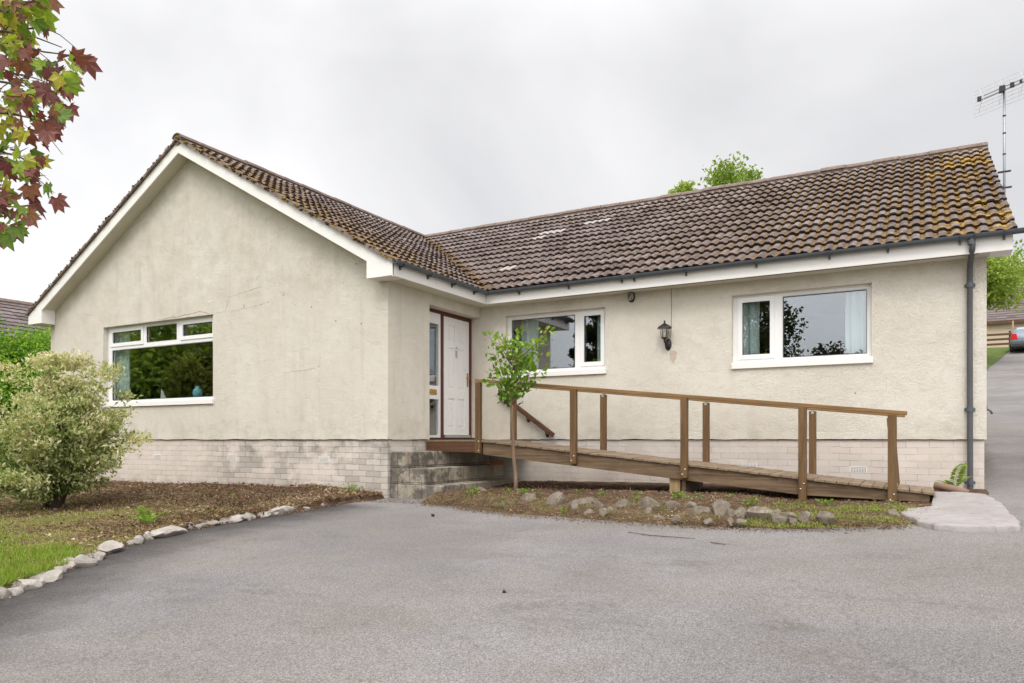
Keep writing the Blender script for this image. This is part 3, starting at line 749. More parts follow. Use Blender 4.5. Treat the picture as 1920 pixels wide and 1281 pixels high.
for _ in range(260):                                    # moss along both verges of the gable
    x = RX + rng.uniform(-4.55, 4.55); P.append((x, -.30 + rng.normal(0, .012), wing_z(x) + rng.uniform(.0, .055))); q = rng.uniform(.012, .03); Sx.append((q * 1.4, q * .8, q * .8))
mo = blobs(np.array(P), np.array(Sx), None, M['moss'], 'moss', house); mo['kind'] = 'stuff'

# mortar bedding under the verge tiles of the gable
vm = MB()
for sgn in (1, -1):
    n = 46; xs_ = [RX + sgn * 4.62 * k / n for k in range(n + 1)]
    if sgn < 0: xs_ = xs_[::-1]
    for a, b in zip(xs_[:-1], xs_[1:]):
        j = random.uniform(-.012, .010); k_ = random.uniform(-.008, .012); za, zb_ = wing_z(a), wing_z(b)
        vm.hexa([(a, -.315 + j, za - .012), (b, -.315 + j, zb_ - .012), (b, -.22, zb_ - .012), (a, -.22, za - .012), (a, -.305 + j, za + .042 + k_), (b, -.305 + j, zb_ + .042 + k_), (b, -.22, zb_ + .042), (a, -.22, za + .042)])
vm.build('verge_mortar', M['ridge'], house)

# ---- boards, boxes and soffits
OG = .27; FX = .30
def rake(mb, y0, y1, x0, x1, top_off, h):
    z0, z1 = wing_z(x0), wing_z(x1)
    mb.hexa([(x0, y0, z0 + top_off - h), (x1, y0, z1 + top_off - h), (x1, y1, z1 + top_off - h), (x0, y1, z0 + top_off - h),
             (x0, y0, z0 + top_off), (x1, y0, z1 + top_off), (x1, y1, z1 + top_off), (x0, y1, z0 + top_off)])
for sgn in (1, -1):
    mb = MB()
    xe = RX + sgn * (W / 2 + FX); xb = RX + sgn * (W / 2 - .17)
    xs_ = (RX, xe) if sgn > 0 else (xe, RX)
    rake(mb, -OG, -OG + .025, xs_[0], xs_[1], -.015, .20)
    # eaves box end
    a, b = (xb, xe) if sgn > 0 else (xe, xb)
    za, zb_ = wing_z(a) - .022, wing_z(b) - .022
    mb.hexa([(a, -OG - .003, 2.30), (b, -OG - .003, 2.30), (b, -.004, 2.30), (a, -.004, 2.30), (a, -OG - .003, za), (b, -OG - .003, zb_), (b, -.004, zb_), (a, -.004, za)])
    mb.build('bargeboard', M['painted'], house, bevel=.004)
    so = MB(); a, b = (RX, RX + sgn * (W / 2 - .16)); a, b = min(a, b), max(a, b)
    z0, z1 = wing_z(a) - .185, wing_z(b) - .185
    so.hexa([(a, -OG + .025, z0), (b, -OG + .025, z1), (b, .05, z1), (a, .05, z0), (a, -OG + .025, z0 + .03), (b, -OG + .025, z1 + .03), (b, .05, z1 + .03), (a, .05, z0 + .03)])
    so.build('soffit', M['soffit'], house)
fa = MB(); fa.box(FX - .02, FX, -.0035, D - FX, 2.30, 2.475); fa.build('fascia', M['painted'], house, bevel=.003)
so = MB(); so.box(.001, FX - .02, -.003, D - .001, 2.305, 2.33); so.build('soffit', M['soffit'], house)
fa = MB(); fa.box(FX - .02, LX + .25, D - FX, D - FX + .02, 2.30, 2.50); fa.box(LX + .02, LX + .25, D - FX + .02, D + .05, 2.30, 2.50)
fa.build('fascia', M['painted'], house, bevel=.003)
so = MB(); so.box(FX - .02, LX + .02, D - FX + .02, D - .001, 2.305, 2.33)
so.build('soffit', M['soffit'], house)
vs = MB()
vs.box(1.5, LX - .1, D - FX + .021, D - FX + .035, 2.293, 2.304)
vs.build('soffit_vent', M['grey_plastic'], house)
# right verge board
mb = MB()
y0, y1 = D - FX + .02, MY
mb.hexa([(LX + .225, y0, main_z(y0) - .21), (LX + .25, y0, main_z(y0) - .21), (LX + .25, y1, APZ - .21), (LX + .225, y1, APZ - .21), (LX + .225, y0, main_z(y0) - .01), (LX + .25, y0, main_z(y0) - .01), (LX + .25, y1, APZ - .01), (LX + .225, y1, APZ - .01)])
y2 = 11.3
mb.hexa([(LX + .225, y2, main_z(y2) - .21), (LX + .25, y2, main_z(y2) - .21), (LX + .25, y1, APZ - .21), (LX + .225, y1, APZ - .21), (LX + .225, y2, main_z(y2) - .01), (LX + .25, y2, main_z(y2) - .01), (LX + .25, y1, APZ - .01), (LX + .225, y1, APZ - .01)])
mb.build('bargeboard', M['painted'], house)

# ---- gutters
def gutter(a, b, sag=0.0):
    a = Vector(a); b = Vector(b); d = (b - a).normalized(); s_ = d.cross(Vector((0, 0, 1))).normalized()
    mb = MB(); seg = 8; v = []; n = 10
    for i in range(n + 1):
        p = a.lerp(b, i / n) + Vector((0, 0, -sag * math.sin(math.pi * i / n)))
        for rr in (.056, .051):
            for k in range(seg + 1):
                an = math.pi + math.pi * k / seg
                v.append(p + s_ * (math.cos(an) * rr) + Vector((0, 0, math.sin(an) * rr)))
    m = 2 * (seg + 1); f = []
    for i in range(n):
        for k in range(seg):
            f.append((i * m + k, i * m + k + 1, (i + 1) * m + k + 1, (i + 1) * m + k))
            f.append((i * m + seg + 1 + k + 1, i * m + seg + 1 + k, (i + 1) * m + seg + 1 + k, (i + 1) * m + seg + 1 + k + 1))
        for k, k2 in ((0, seg + 1), (2 * seg + 1, seg)): f.append((i * m + k, (i + 1) * m + k, (i + 1) * m + k2, i * m + k2))
    for i in (0, n):
        f.append(tuple(i * m + k for k in range(seg + 1)))
    mb.add(v, f); return mb
gA = gutter((FX + .058, -OG - .03, 2.505), (FX + .058, D - FX - .10, 2.492)).build('gutter', M['grey_plastic'], house, autosm=True)
gB = gutter((FX + .03, D - FX - .058, 2.495), (LX + .42, D - FX - .058, 2.525)).build('gutter', M['grey_plastic'], house, autosm=True)
def bracket(p, axis, parent):
    mb = MB()
    pts = []
    for k in range(9):
        an = math.pi + math.pi * k / 8
        o_ = Vector((0, math.cos(an) * .061, math.sin(an) * .061)) if axis == 'x' else Vector((math.cos(an) * .061, 0, math.sin(an) * .061))
        pts.append(Vector(p) + o_)
    for i in range(8): mb.bar(pts[i], pts[i + 1], .03, .008, (1, 0, 0) if axis == 'x' else (0, 1, 0))
    if axis == 'x': mb.box(p[0] - .012, p[0] + .012, p[1] + .03, p[1] + .058, p[2] - .10, p[2] - .02)
    else: mb.box(p[0] - .058, p[0] - .03, p[1] - .012, p[1] + .012, p[2] - .10, p[2] - .02)
    return mb.build('gutter_bracket', M['grey_plastic'], parent)
for y in (-.12, .55, 1.2, 1.85): bracket((FX + .058, y, 2.502 - .005 * y), 'y', gA)
for x in (.95, 1.85, 2.75, 2.95, 3.75, 4.75, 5.7, 6.4, 7.2, 7.35, 7.66): bracket((x, D - FX - .058, 2.495 + .004 * x), 'x', gB)
dpp = MB()
px_ = 7.33; gy0 = D - FX - .058
dpp.tube([(px_, gy0, 2.50), (px_, gy0, 2.40), (px_, gy0 + .01, 2.36), (px_ - .01, D - .10, 2.22), (px_ - .012, D - .055, 2.15), (px_ - .012, D - .055, 1.2), (px_ - .008, D - .055, -.60), (px_ - .006, D - .06, -.66), (px_ + .01, D - .17, -.74)], .034, 14)
dpo = dpp.build('downpipe', M['pipe'], house, autosm=True)
for z in (1.96, 2.43, .38, -.55):
    mb = MB(); yy = D - .055 if z < 2.3 else gy0
    mb.tube([(px_ - .011, yy, z - .03), (px_ - .011, yy, z + .03)], .041, 14)
    if z < 2.3: mb.box(px_ - .07, px_ + .05, D - .022, D - .001, z - .018, z + .018)
    mb.build('pipe_clip', M['grey_plastic'], dpo, autosm=True)

# ---- windows
def box_in(mb, P, u0, u1, z0, z1, n0, n1):
    p = [P(u0, z0, n0), P(u1, z0, n0), P(u1, z0, n1), P(u0, z0, n1), P(u0, z1, n0), P(u1, z1, n0), P(u1, z1, n1), P(u0, z1, n1)]
    mb.hexa(p)
def window(P, u0, u1, z0, z1, lights, n0=.085, sill_h=.085, label=None, sill_over=(.0, .02)):
    """lights: (u0, u1, z0, z1, opening) glazed areas in wall coordinates; opening lights get a proud sash"""
    fr = MB()
    us = sorted({u0, u1, *[l[0] for l in lights], *[l[1] for l in lights]}); zs = sorted({z0, z1, *[l[2] for l in lights], *[l[3] for l in lights]})
    for i in range(len(us) - 1):
        for j in range(len(zs) - 1):
            cu, cz = (us[i] + us[i + 1]) / 2, (zs[j] + zs[j + 1]) / 2
            if any(l[0] < cu < l[1] and l[2] < cz < l[3] for l in lights): continue
            box_in(fr, P, us[i], us[i + 1], zs[j], zs[j + 1], n0, n0 + .065)
    for l in lights:
        t = .035 if l[4] else .012; q = n0 - (.016 if l[4] else -.012); e = .03 if l[4] else 0
        for a, b, c, d_ in ((l[0] - e, l[0] + t, l[2] - e, l[3] + e), (l[1] - t, l[1] + e, l[2] - e, l[3] + e), (l[0] + t, l[1] - t, l[2] - e, l[2] + t), (l[0] + t, l[1] - t, l[3] - t, l[3] + e)):
            box_in(fr, P, a, b, c, d_, q, n0 + (.03 if l[4] else .05))
    wo_ = fr.build('window', M['upvc'], house)
    wo_['label'] = label
    for l in lights:
        g_ = MB(); e = .03 if l[4] else .006
        box_in(g_, P, l[0] + e, l[1] - e, l[2] + e, l[3] - e, n0 + .024, n0 + .040); g_.build('pane', M['glass'], wo_)
        k = MB(); t = .035 if l[4] else .012                 # black rubber gasket
        for a, b, c, d_ in ((l[0] + t, l[0] + t + .006, l[2] + t, l[3] - t), (l[1] - t - .006, l[1] - t, l[2] + t, l[3] - t), (l[0] + t + .006, l[1] - t - .006, l[2] + t, l[2] + t + .006), (l[0] + t + .006, l[1] - t - .006, l[3] - t - .006, l[3] - t)):
            box_in(k, P, a, b, c, d_, n0 + .004, n0 + .023)
        k.build('gasket', M['black'], wo_)
    s_ = MB(); box_in(s_, P, u0 - sill_over[0], u1 + sill_over[1], z0 - sill_h, z0 - .001, -.035, .2); s_.build('sill', M['painted'], wo_, bevel=.006)
    return wo_
f_ = .055
# gable window: three top lights over one big pane
T1 = 1.735
window(PF, H1[0], H1[1], .69, H1[3], [(-6.85 + f_ + .06, -3.76 - f_, .73, T1 - .035, 0), (-6.85 + f_ + .06, -5.80, T1 + .055, 2.13 - .065, 1), (-5.70, -4.84, T1 + .04, 2.13 - .05, 0), (-4.70, -3.76 - f_ - .03, T1 + .055, 2.13 - .065, 1)], .10, label='wide gable window with three small top lights')
window(PM, H2[0], H2[1], 1.135, H2[3], [(H2[0] + f_ + .01, 1.785, 1.18, 2.07, 0), (1.91, H2[1] - f_ - .02, 1.23, 2.055, 1)], .09, label='window beside the front door, small light on the right')
window(PM, H3[0], H3[1], 1.115, H3[3], [(5.03, H3[1] - f_, 1.165, 2.06, 0), (H3[0] + f_ + .045, 4.90, 1.205, 2.045, 1)], .09, label='window by the downpipe, small light on the left')
# rooms behind the glass
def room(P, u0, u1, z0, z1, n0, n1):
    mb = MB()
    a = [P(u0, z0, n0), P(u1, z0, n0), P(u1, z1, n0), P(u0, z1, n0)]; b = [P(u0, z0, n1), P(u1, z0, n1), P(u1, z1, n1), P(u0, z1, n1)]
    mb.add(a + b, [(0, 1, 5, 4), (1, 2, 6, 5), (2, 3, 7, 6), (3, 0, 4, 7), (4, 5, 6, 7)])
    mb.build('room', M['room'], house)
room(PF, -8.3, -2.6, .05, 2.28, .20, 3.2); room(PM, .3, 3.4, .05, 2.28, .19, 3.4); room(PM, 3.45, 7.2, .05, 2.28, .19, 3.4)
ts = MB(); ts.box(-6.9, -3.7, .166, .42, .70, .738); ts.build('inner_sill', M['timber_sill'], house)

# ---- door recess
PD = lambda u, z, n: (-.20 - n, u, z)
df = MB()
box_in(df, PD, RY0 - .05, D - .001, 2.075, 2.128, -.02, .06)
box_in(df, PD, D - .05, D - .001, .03, 2.075, -.02, .06)
box_in(df, PD, 1.625, 1.690, .03, 2.075, -.02, .06)
box_in(df, PD, RY0 - .05, D, .0, .028, -.06, .06)
df.build('door_frame', M['maroon'], house, bevel=.003)
sl = MB()
for a, b, c, d_ in ((RY0 - .05, 1.10, .03, 2.075), (1.575, 1.624, .03, 2.075), (1.10, 1.575, 1.90, 2.075), (1.10, 1.575, .66, .88), (1.10, 1.575, .03, .07)):
    box_in(sl, PD, a, b, c, d_, .0, .05)
so_ = sl.build('sidelight', M['upvc'], house)
so_['label'] = 'narrow glazed side panel with brass letter plate'
for c, d_ in ((.88, 1.90), (.07, .66)):
    g_ = MB(); box_in(g_, PD, 1.10, 1.575, c, d_, .02, .03); g_.build('pane', M['glass'], so_)
lp = MB(); box_in(lp, PD, 1.20, 1.50, .735, .82, -.014, -.001); box_in(lp, PD, 1.24, 1.46, .755, .80, -.02, -.0145); lp.build('letter_plate', M['brass'], so_, bevel=.003)
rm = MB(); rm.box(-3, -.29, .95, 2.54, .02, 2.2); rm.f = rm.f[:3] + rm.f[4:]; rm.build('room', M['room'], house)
dr = MB()
D0, D1 = 1.700, D - .055
ZT, ZB = 2.065, .075
# stiles and rails stand proud of sunk panels
rails = [(ZB, .20), (.69, .86), (1.55, 1.66), (1.93, ZT)]
st_u = [(D0, D0 + .15), (D0 + .345, D0 + .455), (D1 - .15, D1)]
for a, b in st_u: box_in(dr, PD, a, b, ZB, ZT, .0, .045)
for c, d_ in rails:
    for (a, b) in ((st_u[0][1], st_u[1][0]), (st_u[1][1], st_u[2][0])): box_in(dr, PD, a, b, c, d_, .0, .045)
for i in range(3):
    c, d_ = rails[i][1], rails[i + 1][0]
    for (a, b) in ((st_u[0][1], st_u[1][0]), (st_u[1][1], st_u[2][0])):
        box_in(dr, PD, a, b, c, d_, .012, .045); box_in(dr, PD, a + .03, b - .03, c + .03, d_ - .03, .003, .012)
doo = dr.build('door', M['upvc'], house, bevel=.004)
doo['label'] = 'white panelled front door'
wb = MB(); box_in(wb, PD, D0, D1, .03, .072, -.035, .04); wb.build('threshold_strip', M['chrome'], doo)
hd = MB(); box_in(hd, PD, D1 - .075, D1 - .04, .92, 1.16, -.012, -.001); hd.tube([PD(D1 - .058, 1.07, -.012), PD(D1 - .058, 1.07, -.05), PD(D1 - .075, 1.07, -.055), PD(D1 - .17, 1.068, -.055)], .009, 8); hd.build('door_handle', M['brass'], doo)
nm = MB(); cu = (D0 + D1) / 2 - .01                       # worn number plate and knocker
box_in(nm, PD, cu - .022, cu + .022, 1.40, 1.52, -.012, -.001); nm.lathe([(.0, 0), (.02, 0), (.02, .012), (.008, .02)], PD(cu, 1.56, -.012), 10)
nm.build('door_knocker', plain('tarnished_chrome', (.50, .46, .40), .4, .2, 20, metal=.4), doo)

# ---- air bricks
def air_brick(P, u, z, terracotta=False):
    mb = MB(); w_, h_ = .108, .042
    box_in(mb, P, u - w_, u + w_, z - h_, z + h_, -.003 + i_, .004 + i_)
    o = mb.build('air_vent', M['pipe_clay'] if terracotta else M['painted'], house)
    k = MB()
    for r_ in range(4):
        for c in range(10):
            a = u - w_ + .02 + c * (2 * w_ - .04) / 9; b = z - h_ + .014 + r_ * (2 * h_ - .028) / 3
            box_in(k, P, a - .0045, a + .0045, b - .005, b + .005, -.0045 + i_, -.0028 + i_)
    k.build('vent_holes', M['dark'], o)
air_brick(PM, 4.59, -.386); air_brick(PM, 6.03, -.411); air_brick(PF, -5.27, -.317); air_brick(PF, -1.26, -.30); air_brick(PF, -3.32, -.30, False)

# ------------------------------------------------------------------ things on and in the house
def curtain(P, u0, u1, z0, z1, n, label):
    us = np.linspace(u0, u1, 40); v = []; f = []
    for z in np.linspace(z0, z1, 6):
        for i, u in enumerate(us): v.append(P(u + .01 * math.sin(z * 3), z, n + .028 * math.sin((u - u0) * 48) + .01 * math.sin(u * 101 + z)))
    for j in range(5):
        for i in range(39): f.append((j * 40 + i, j * 40 + i + 1, (j + 1) * 40 + i + 1, (j + 1) * 40 + i))
    o = meshobj('curtain', v, f, M['curtain'], None, True)
    m = o.modifiers.new('s', 'SOLIDIFY'); m.thickness = .004
    tag(o, label, 'curtain', 'pale curtains hanging inside the windows')
curtain(PF, -6.86, -6.36, .74, 2.2, .235, 'pale aqua curtain hanging at the left of the wide gable window')
curtain(PM, .72, 1.03, 1.12, 2.2, .225, 'pale curtain at the left of the window beside the front door')
curtain(PM, 2.13, 2.34, 1.12, 2.2, .225, 'pale curtain at the right of the window beside the front door')
curtain(PM, 4.36, 4.70, 1.10, 2.2, .225, 'pale curtain behind the small light of the window by the downpipe')
curtain(PM, 5.86, 6.15, 1.10, 2.2, .225, 'pale curtain at the right of the window by the downpipe')
vz = MB(); vz.lathe([(.045, 0), (.075, .03), (.088, .09), (.075, .145), (.045, .175), (.042, .19), (.055, .205), (.05, .207), (.036, .19)], (-4.50, .27, .739), 24)
tag(vz.build('vase', M['vase'], None, True), 'small turquoise vase standing inside on the sill of the gable window', 'vase')
orn = MB(); x0 = -5.5; orn.add([(x0 - .02, .26, .739), (x0 + .11, .26, .739), (x0 - .01, .27, .93), (x0 - .02, .30, .739), (x0 + .11, .30, .739), (x0 - .01, .285, .93)], [(0, 1, 2), (5, 4, 3), (0, 3, 4, 1), (1, 4, 5, 2), (2, 5, 3, 0)])
tag(orn.build('ornament', M['upvc']), 'small white sail shaped ornament on the inner sill of the gable window', 'ornament')

# coach lantern
lt = tag(empty('wall_lantern', (3.385, D, 1.39)), 'black coach lantern fixed to the cream wall between the two main windows', 'lantern')
ly = -.13; lx0 = -.02
mb = MB(); mb.lathe([(.0, .30), (.115, .296), (.11, .312), (.055, .352), (.02, .372), (.012, .385), (.012, .395), (.018, .40), (.012, .412), (.0, .42)], (lx0, ly, 0), 8); mb.build('lantern_cap', M['black'], lt)
mb = MB()
for k in range(6):
    a = k * math.pi / 3 + .3
    mb.bar((lx0 + .072 * math.cos(a), ly + .072 * math.sin(a), .30), (lx0 + .045 * math.cos(a), ly + .045 * math.sin(a), .155), .007, .007)
mb.lathe([(.0, .125), (.02, .13), (.05, .15), (.052, .158), (.0, .160)], (lx0, ly, 0), 12); mb.build('lantern_cage', M['black'], lt)
mb = MB(); mb.lathe([(.066, .296), (.041, .16)], (lx0, ly, 0), 6); mb.build('lantern_glass', m_glass('lantern_glass', .04, (.97, .98, .95)), lt)
mb = MB(); mb.lathe([(.014, .16), (.016, .19), (.026, .22), (.02, .25), (.0, .262)], (lx0, ly, 0), 10); mb.build('bulb', plain('frosted_bulb', (.7, .7, .64), .4, .05), lt, True)
mb = MB(); mb.tube([(0, -.005, .07), (0, -.05, .04), (0, -.09, .05), (lx0 * .7, -.12, .085), (lx0, ly, .13)], [.02, .018, .016, .016, .018], 10)
mb.build('arm', M['black'], lt, True)
mb = MB(); mb.lathe([(.0, 0), (.05, .0), (.062, .012), (.045, .03), (.0, .034)], (0, 0, 0), 18); mb.v = [(x * .85, -z, y * 1.5 + .065) for x, y, z in mb.v]; mb.build('back_plate', M['black'], lt, True)
mb = MB(); mb.lathe([(.0, 0), (.013, .0), (.011, .012), (.0, .014)], (0, 0, 0), 12); mb.v = [(x, -z - .036, y + .045) for x, y, z in mb.v]; mb.build('sensor_eye', M['upvc'], lt, True)
# stain left by an earlier fitting is part of the wall
sm = MB(); pts = []
for k in range(26):
    a = 2 * math.pi * k / 26; r_ = .062 * (1 + .12 * math.sin(3 * a) + .08 * math.sin(7 * a)); pts.append((3.46 + r_ * math.cos(a) * .95, D - .0015, 1.30 + r_ * math.sin(a) * (1 if math.sin(a) > 0 else 1.9)))
sm.add(pts, [tuple(range(26))[::-1]]); sm.build('bare_patch', plain('bare_pink_render', (.50, .41, .34), .95, .2, 40, bump=.5), house)
cb = MB(); cb.tube([(3.435, D - .006, 2.31), (3.437, D - .006, 2.0), (3.43, D - .006, 1.66), (3.41, D - .02, 1.49)], .0045, 6)
tag(cb.build('cable', plain('brown_cable', (.20, .16, .11), .6)), 'thin brown cable running down the wall to the coach lantern', 'cable')
# bulkhead light under the eaves
bl = tag(empty('bulkhead_light', (2.80, D, 2.24)), 'small ribbed oval light fixed just under the eaves', 'light')
mb = MB(); mb.lathe([(.0, 0), (.07, .0), (.07, .03), (.06, .04), (.0, .04)], n=20); mb.v = [(x * .75, -z, y * 1.25) for x, y, z in mb.v]; mb.build('base', M['black'], bl, True)
mb = MB(); mb.lathe([(.056, .04), (.05, .085), (.035, .11), (.0, .12)], n=20); mb.v = [(x * .75, -z, y * 1.3) for x, y, z in mb.v]; mb.build('diffuser', plain('dirty_glass_diffuser', (.42, .38, .33), .3, .15, 20), bl, True)
mb = MB()
for k in (-1, 0, 1): mb.tube([(k * .022, -.03, -.08), (k * .025, -.10, -.045), (k * .022, -.128, 0), (k * .025, -.10, .045), (k * .022, -.03, .08)], .006, 6)
mb.build('guard', M['black'], bl)

# handrail on the main wall
hr = tag(empty('wall_handrail', (.95, D - .08, .42)), 'dark brown sloping handrail fixed to the main wall behind the ramp', 'handrail')
A = Vector((.42, D - .085, .80)); B_ = Vector((1.47, D - .085, .065)); off_ = Vector((.95, D - .08, .42))
mb = MB(); mb.bar(A - off_, B_ - off_, .055, .075); mb.build('rail', M['handrail'], hr, bevel=.008)
for t in (.15, .52, .86):
    p = A.lerp(B_, t) - off_; mb = MB()
    mb.tube([p + Vector((0, 0, -.03)), p + Vector((0, .01, -.085)), p + Vector((0, .078, -.10))], .010, 8); mb.tube([p + Vector((0, .062, -.10)), p + Vector((0, .080, -.10))], .03, 12)
    mb.build('bracket', M['handrail'], hr, True)

# TV aerial on the right gable
ae = tag(empty('tv_aerial', (7.82, 4.14, 3.3)), 'grid television aerial on a thin mast beside the right roof verge', 'aerial')
mb = MB(); mb.tube([(0, 0, -.35), (0, 0, .6), (0, 0, 1.78)], .017, 10); mb.build('mast', M['alu'], ae, True)
for z in (.78, 1.08, 1.33): 
    mb = MB(); mb.tube([(0, 0, z - .008), (0, 0, z + .008)], .022, 10); mb.build('clip', M['black'], ae)
for a, b, wd, ht in (((-.08, 0, .53), (.08, 0, .53), .05, .014), ((-.30, 0, -.05), (.03, 0, -.05), .03, .03), ((-.03, 0, .30), (.09, 0, .30), .05, .014)):
    mb = MB(); mb.bar(a, b, wd, ht); mb.build('bracket', M['black'], ae)
dv = Vector((-.80, .60, 0)); zc = 1.70
def ap(u, z, n=0): return dv * u + Vector((.60, .80, 0)) * n + Vector((0, 0, zc + z))
mb = MB(); mb.bar(ap(.36, -.02, -.04), ap(-.62, -.02, -.04), .018, .018); mb.bar(ap(.36, .05, .01), ap(-.62, .05, .01), .012, .012); mb.build('boom', M['alu'], ae)
mb = MB()
for u in np.linspace(-.62, .48, 13): mb.bar(ap(u, -.20, .06), ap(u, .19, .06), .0035, .0035)
for z in np.linspace(-.20, .19, 8): mb.bar(ap(-.62, z, .06), ap(.48, z, .06), .0035, .0035)
mb.build('reflector_grid', plain('thin_wire', (.55, .56, .58), .4, .05, metal=.3), ae)
for u, s_ in ((.33, .05), (0, .07), (-.14, .05), (-.26, .03), (-.36, .03), (-.52, .08)):
    c = ap(u, .0, -.05); mb = MB(); mb.box(c.x - s_ / 2, c.x + s_ / 2, c.y - s_ / 2, c.y + s_ / 2, c.z - s_ * .6, c.z + s_ * .6); mb.build('dipole_holder', M['black'], ae)
wire = plain('pale_wire', (.6, .6, .62), .4, .05)
for u in (.28, -.02, -.30, -.48):
    mb = MB()
    for sg in (-1, 1): mb.bar(ap(u, 0, -.05), ap(u + .07 * sg, -.19, -.03), .006, .006); mb.bar(ap(u, 0, -.05), ap(u + .07 * sg, .17, -.03), .006, .006)
    mb.build('dipole', wire, ae)

# garden tap on the right-hand gable
tp = MB(); tp.tube([(LX - .01, 3.3, .40), (LX + .07, 3.3, .40), (LX + .10, 3.3, .375), (LX + .11, 3.3, .34)], .014, 10); tp.tube([(LX + .05, 3.3, .41), (LX + .05, 3.3, .45)], .008, 8); tp.bar((LX + .05, 3.26, .452), (LX + .05, 3.34, .452), .012, .012)
tag(tp.build('garden_tap', M['grey_plastic'], None, True), 'grey outdoor tap poking from the right hand gable wall', 'tap')

# ------------------------------------------------------------------ steps
st = tag(empty('concrete_steps', (.45, .6, -.9)), 'dirty black stained concrete steps below the front door', 'steps')
o_ = Vector((.45, .6, -.9))
def rough_block(x0, x1, y0, y1, z0, z1, name, lean=0.0):
    bm = bmesh.new(); bmesh.ops.create_cube(bm, size=1)
    for v in bm.verts: v.co = Vector((x0 if v.co.x < 0 else x1, y0 if v.co.y < 0 else y1, z0 if v.co.z < 0 else z1)) - o_
    bmesh.ops.subdivide_edges(bm, edges=bm.edges[:], cuts=7, use_grid_fill=True)
    for v in bm.verts:
        n = float(vnoise(v.co.x * 1.0 + v.co.z, v.co.y + v.co.z * .7, 3.5, 11)); n2 = float(vnoise(v.co.x + v.co.z * 2, v.co.y * 2, 9, 12))
        v.co += Vector((n * .008 + n2 * .004, n2 * .006, n * .004))
    me = bpy.data.meshes.new(name); bm.to_mesh(me); bm.free(); me.materials.append(M['steps'])
    o = bpy.data.objects.new(name, me); COL.objects.link(o); o.parent = st
    m = o.modifiers.new('b', 'BEVEL'); m.width = .012; m.segments = 2; m.limit_method = 'ANGLE'; m.angle_limit = R(50)
rough_block(.004, .90, .05, 2.34, -1.3, -.652, 'step')
rough_block(.006, .60, .056, 2.34, -.650, -.418, 'step')
rough_block(.008, .30, .062, 2.40, -.416, -.180, 'step')
rough_block(.02, 1.02, -.05, .40, -1.3, -.865, 'footing')

# ------------------------------------------------------------------ the ramp
ramp = tag(empty('wooden_ramp', (3.9, 1.4, -.8)), 'stained timber wheelchair ramp with posts and handrails rising to the front door', 'ramp')
ro = Vector((3.9, 1.4, -.8))
class RMB(MB):
    def build(s, name, mat, parent=None, **k):
        if parent is None: parent = ramp
        s.v = [(p[0] - ro.x, p[1] - ro.y, p[2] - ro.z) for p in s.v]
        return MB.build(s, name, mat, parent, **k)
X0, X1 = .98, 6.88; Y1, Y2 = .96, 1.95
def dk(x): return -.008 - .0985 * max(0, x - X0)
# platform
mb = RMB(); 
y = Y1 - .02
mb.box(.004, .93, Y1 - .02, Y1 + .025, -.195, -.035); mb.build('platform_board', M['handrail'], bevel=.004)
mb = RMB()
yy = Y1 - .03
while yy < 2.50:
    mb.box(.006, X0 + .03, yy, yy + .118, -.033, -.006 + random.uniform(-.002, .002)); yy += .125
mb.build('platform_deck', M['deck'])
mb = RMB(); mb.box(.93, .975, Y1 + .03, Y2, -.20, -.036); mb.build('joist', M['stringer'])
mb = RMB(); mb.box(.02, .10, Y1 + .03, 2.45, -.178, -.036); mb.build('joist', M['stringer'])
# deck boards across the slope
mb = RMB(); x = X0 + .035
while x < X1 - .06:
    wd = .118; za, zb_ = dk(x), dk(x + wd); j = random.uniform(-.003, .003); e = random.uniform(-.008, .008)
    mb.hexa([(x, Y1 - .03 + e, za - .028 + j), (x + wd, Y1 - .03 + e, zb_ - .028 + j), (x + wd, Y2 + .03, zb_ - .028 + j), (x, Y2 + .03, za - .028 + j), (x, Y1 - .03 + e, za + j), (x + wd, Y1 - .03 + e, zb_ + j), (x + wd, Y2 + .03, zb_ + j), (x, Y2 + .03, za + j)]); x += .1255
mb.build('deck', M['deck'], bevel=.003)
